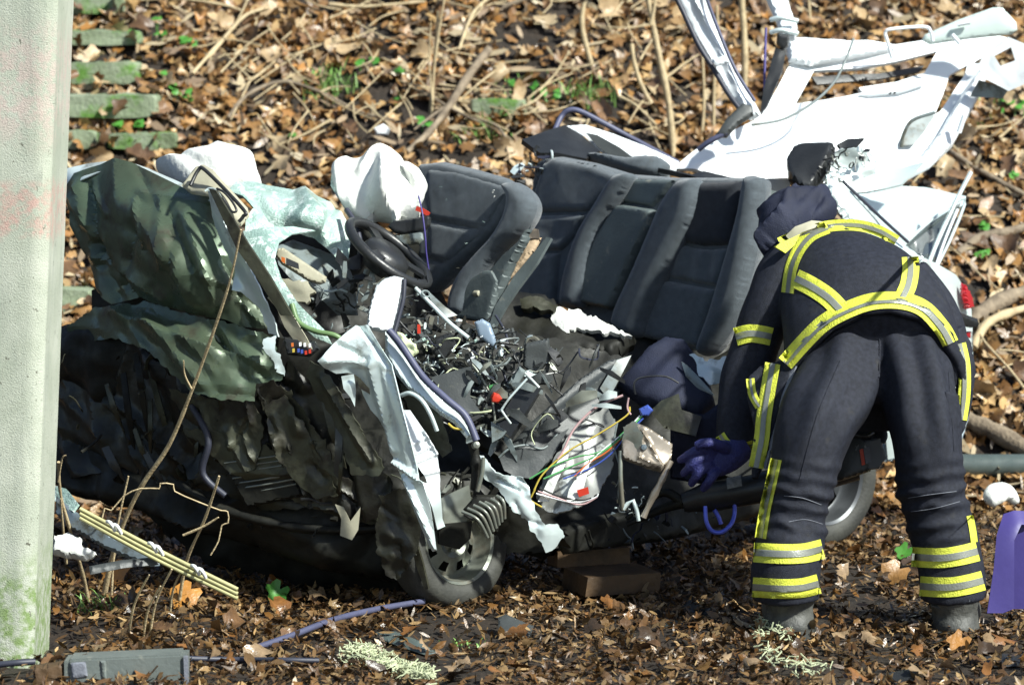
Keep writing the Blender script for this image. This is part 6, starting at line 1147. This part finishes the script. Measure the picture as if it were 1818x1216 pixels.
def wool(label, pts, n, seed):
    r = random.Random(seed); mb = MB()
    for i in range(n):
        t = r.random()*(len(pts)-1); j = int(t); t -= j; x = pts[j][0]*(1-t)+pts[j+1][0]*t+r.gauss(0, 10); y = pts[j][1]*(1-t)+pts[j+1][1]*t+r.gauss(0, 5)
        c = G(x, y, r.uniform(.015, .05)); d = Vector((r.gauss(0, 1), r.gauss(0, 1), r.gauss(0, .6))).normalized()*r.uniform(.01, .03); e = d.orthogonal()*r.uniform(-.5, .5); mb.tube([c-d, c+e, c+d], r.uniform(.0012, .003), 4)
    o = mb.build('insulation_wool', M['straw'], None, False); return tag(o, label, 'insulation', kind='stuff')
wool('pale green wool strand lying at the bottom centre left', [(620, 1168), (660, 1180), (710, 1200), (770, 1214)], 420, 3)
wool('small pale green wool tuft beside the left boot', [(1350, 1140), (1370, 1120), (1385, 1140)], 150, 4)
wool('pale green wool flecks below the left boot', [(1352, 1165), (1400, 1200), (1470, 1200)], 60, 5)
def flat_leaf(label, px, py, s, m_, seed, cat='leaf'):
    r = random.Random(seed); V, F = fine_leaf(r, 0); c = G(px, py, .05); n = Vector((r.uniform(-.3, .3), -.75, .6)).normalized(); u = n.orthogonal().normalized(); v = n.cross(u)
    o = mk('leaf', [c+(u*a+v*b+n*h*.5)*s for (a, b, h) in V], F, m_, None, True, 70); return tag(o, label, cat)
flat_leaf('bright green ragged leaf between the pillar and front wheel', 491, 1076, .10, M['weedm'], 2)
flat_leaf('bright green leaf beside the right trouser leg', 1606, 1002, .08, M['weedm'], 5)
flat_leaf('orange curled leaf below the yellow slatted strip', 330, 1078, .13, M['orange_leaf'], 7)
flat_leaf('orange brown leaf under the tall bare shoot', 205, 1040, .13, M['orange_leaf'], 9)
flat_leaf('orange leaf at the lower right below the boots', 1702, 1165, .09, M['orange_leaf'], 12)
flat_leaf('big brown leaf on the ground between the two legs', 1590, 1040, .12, leafmats[1], 15)
# right edge things
pv = thing('violet_cover', P(1790, 1085, -.15), 'violet plastic cover standing on edge at the right frame edge', 'cover')
S('cover_side', [(1752, 1088, -.2), (1764, 1010, -.18), (1770, 950, -.15), (1782, 914, -.1), (1800, 908, -.1), (1840, 910, -.05), (1840, 935, -.1), (1812, 932, -.14), (1800, 960, -.17), (1800, 1080, -.2), (1780, 1088, -.2)], M['purple'], pv, thick=.012, step=6)
S('cover_inner', [(1800, 960, -.1), (1812, 932, -.1), (1840, 930, -.1), (1840, 1080, -.1), (1800, 1080, -.1)], M['purple'], pv, thick=.012, step=8)
mb = MB(); mb.tube([G(1688, 846, .05), G(1760, 850, .06), G(1850, 846, .05)], m2(21, 3), 20); tag(mb.build('drain_pipe', M['pipe'], None, sharp=60), 'smooth dark drain pipe lying behind the right leg', 'pipe')
S_('dust_mask', 'white moulded dust mask lying on the leaves by the drain pipe', 'mask', [(1745, 884, 1.9), (1752, 866, 1.95), (1775, 860, 2.0), (1795, 868, 2.0), (1806, 888, 1.95), (1800, 897, 1.95), (1790, 888, 1.9), (1775, 894, 1.85), (1760, 897, 1.85)], M['airbag'], thick=.08, edge=22, step=4, smooth=True)
S_('litter_scrap', 'pale blue white scrap lying on the slope above the airbag', 'litter', [(664, 228), (680, 220), (694, 230), (690, 240), (668, 240)], M['wwhite'], Y=G(680, 240).y-.05, thick=.02, edge=3, crump=.01, cs=20, step=4)
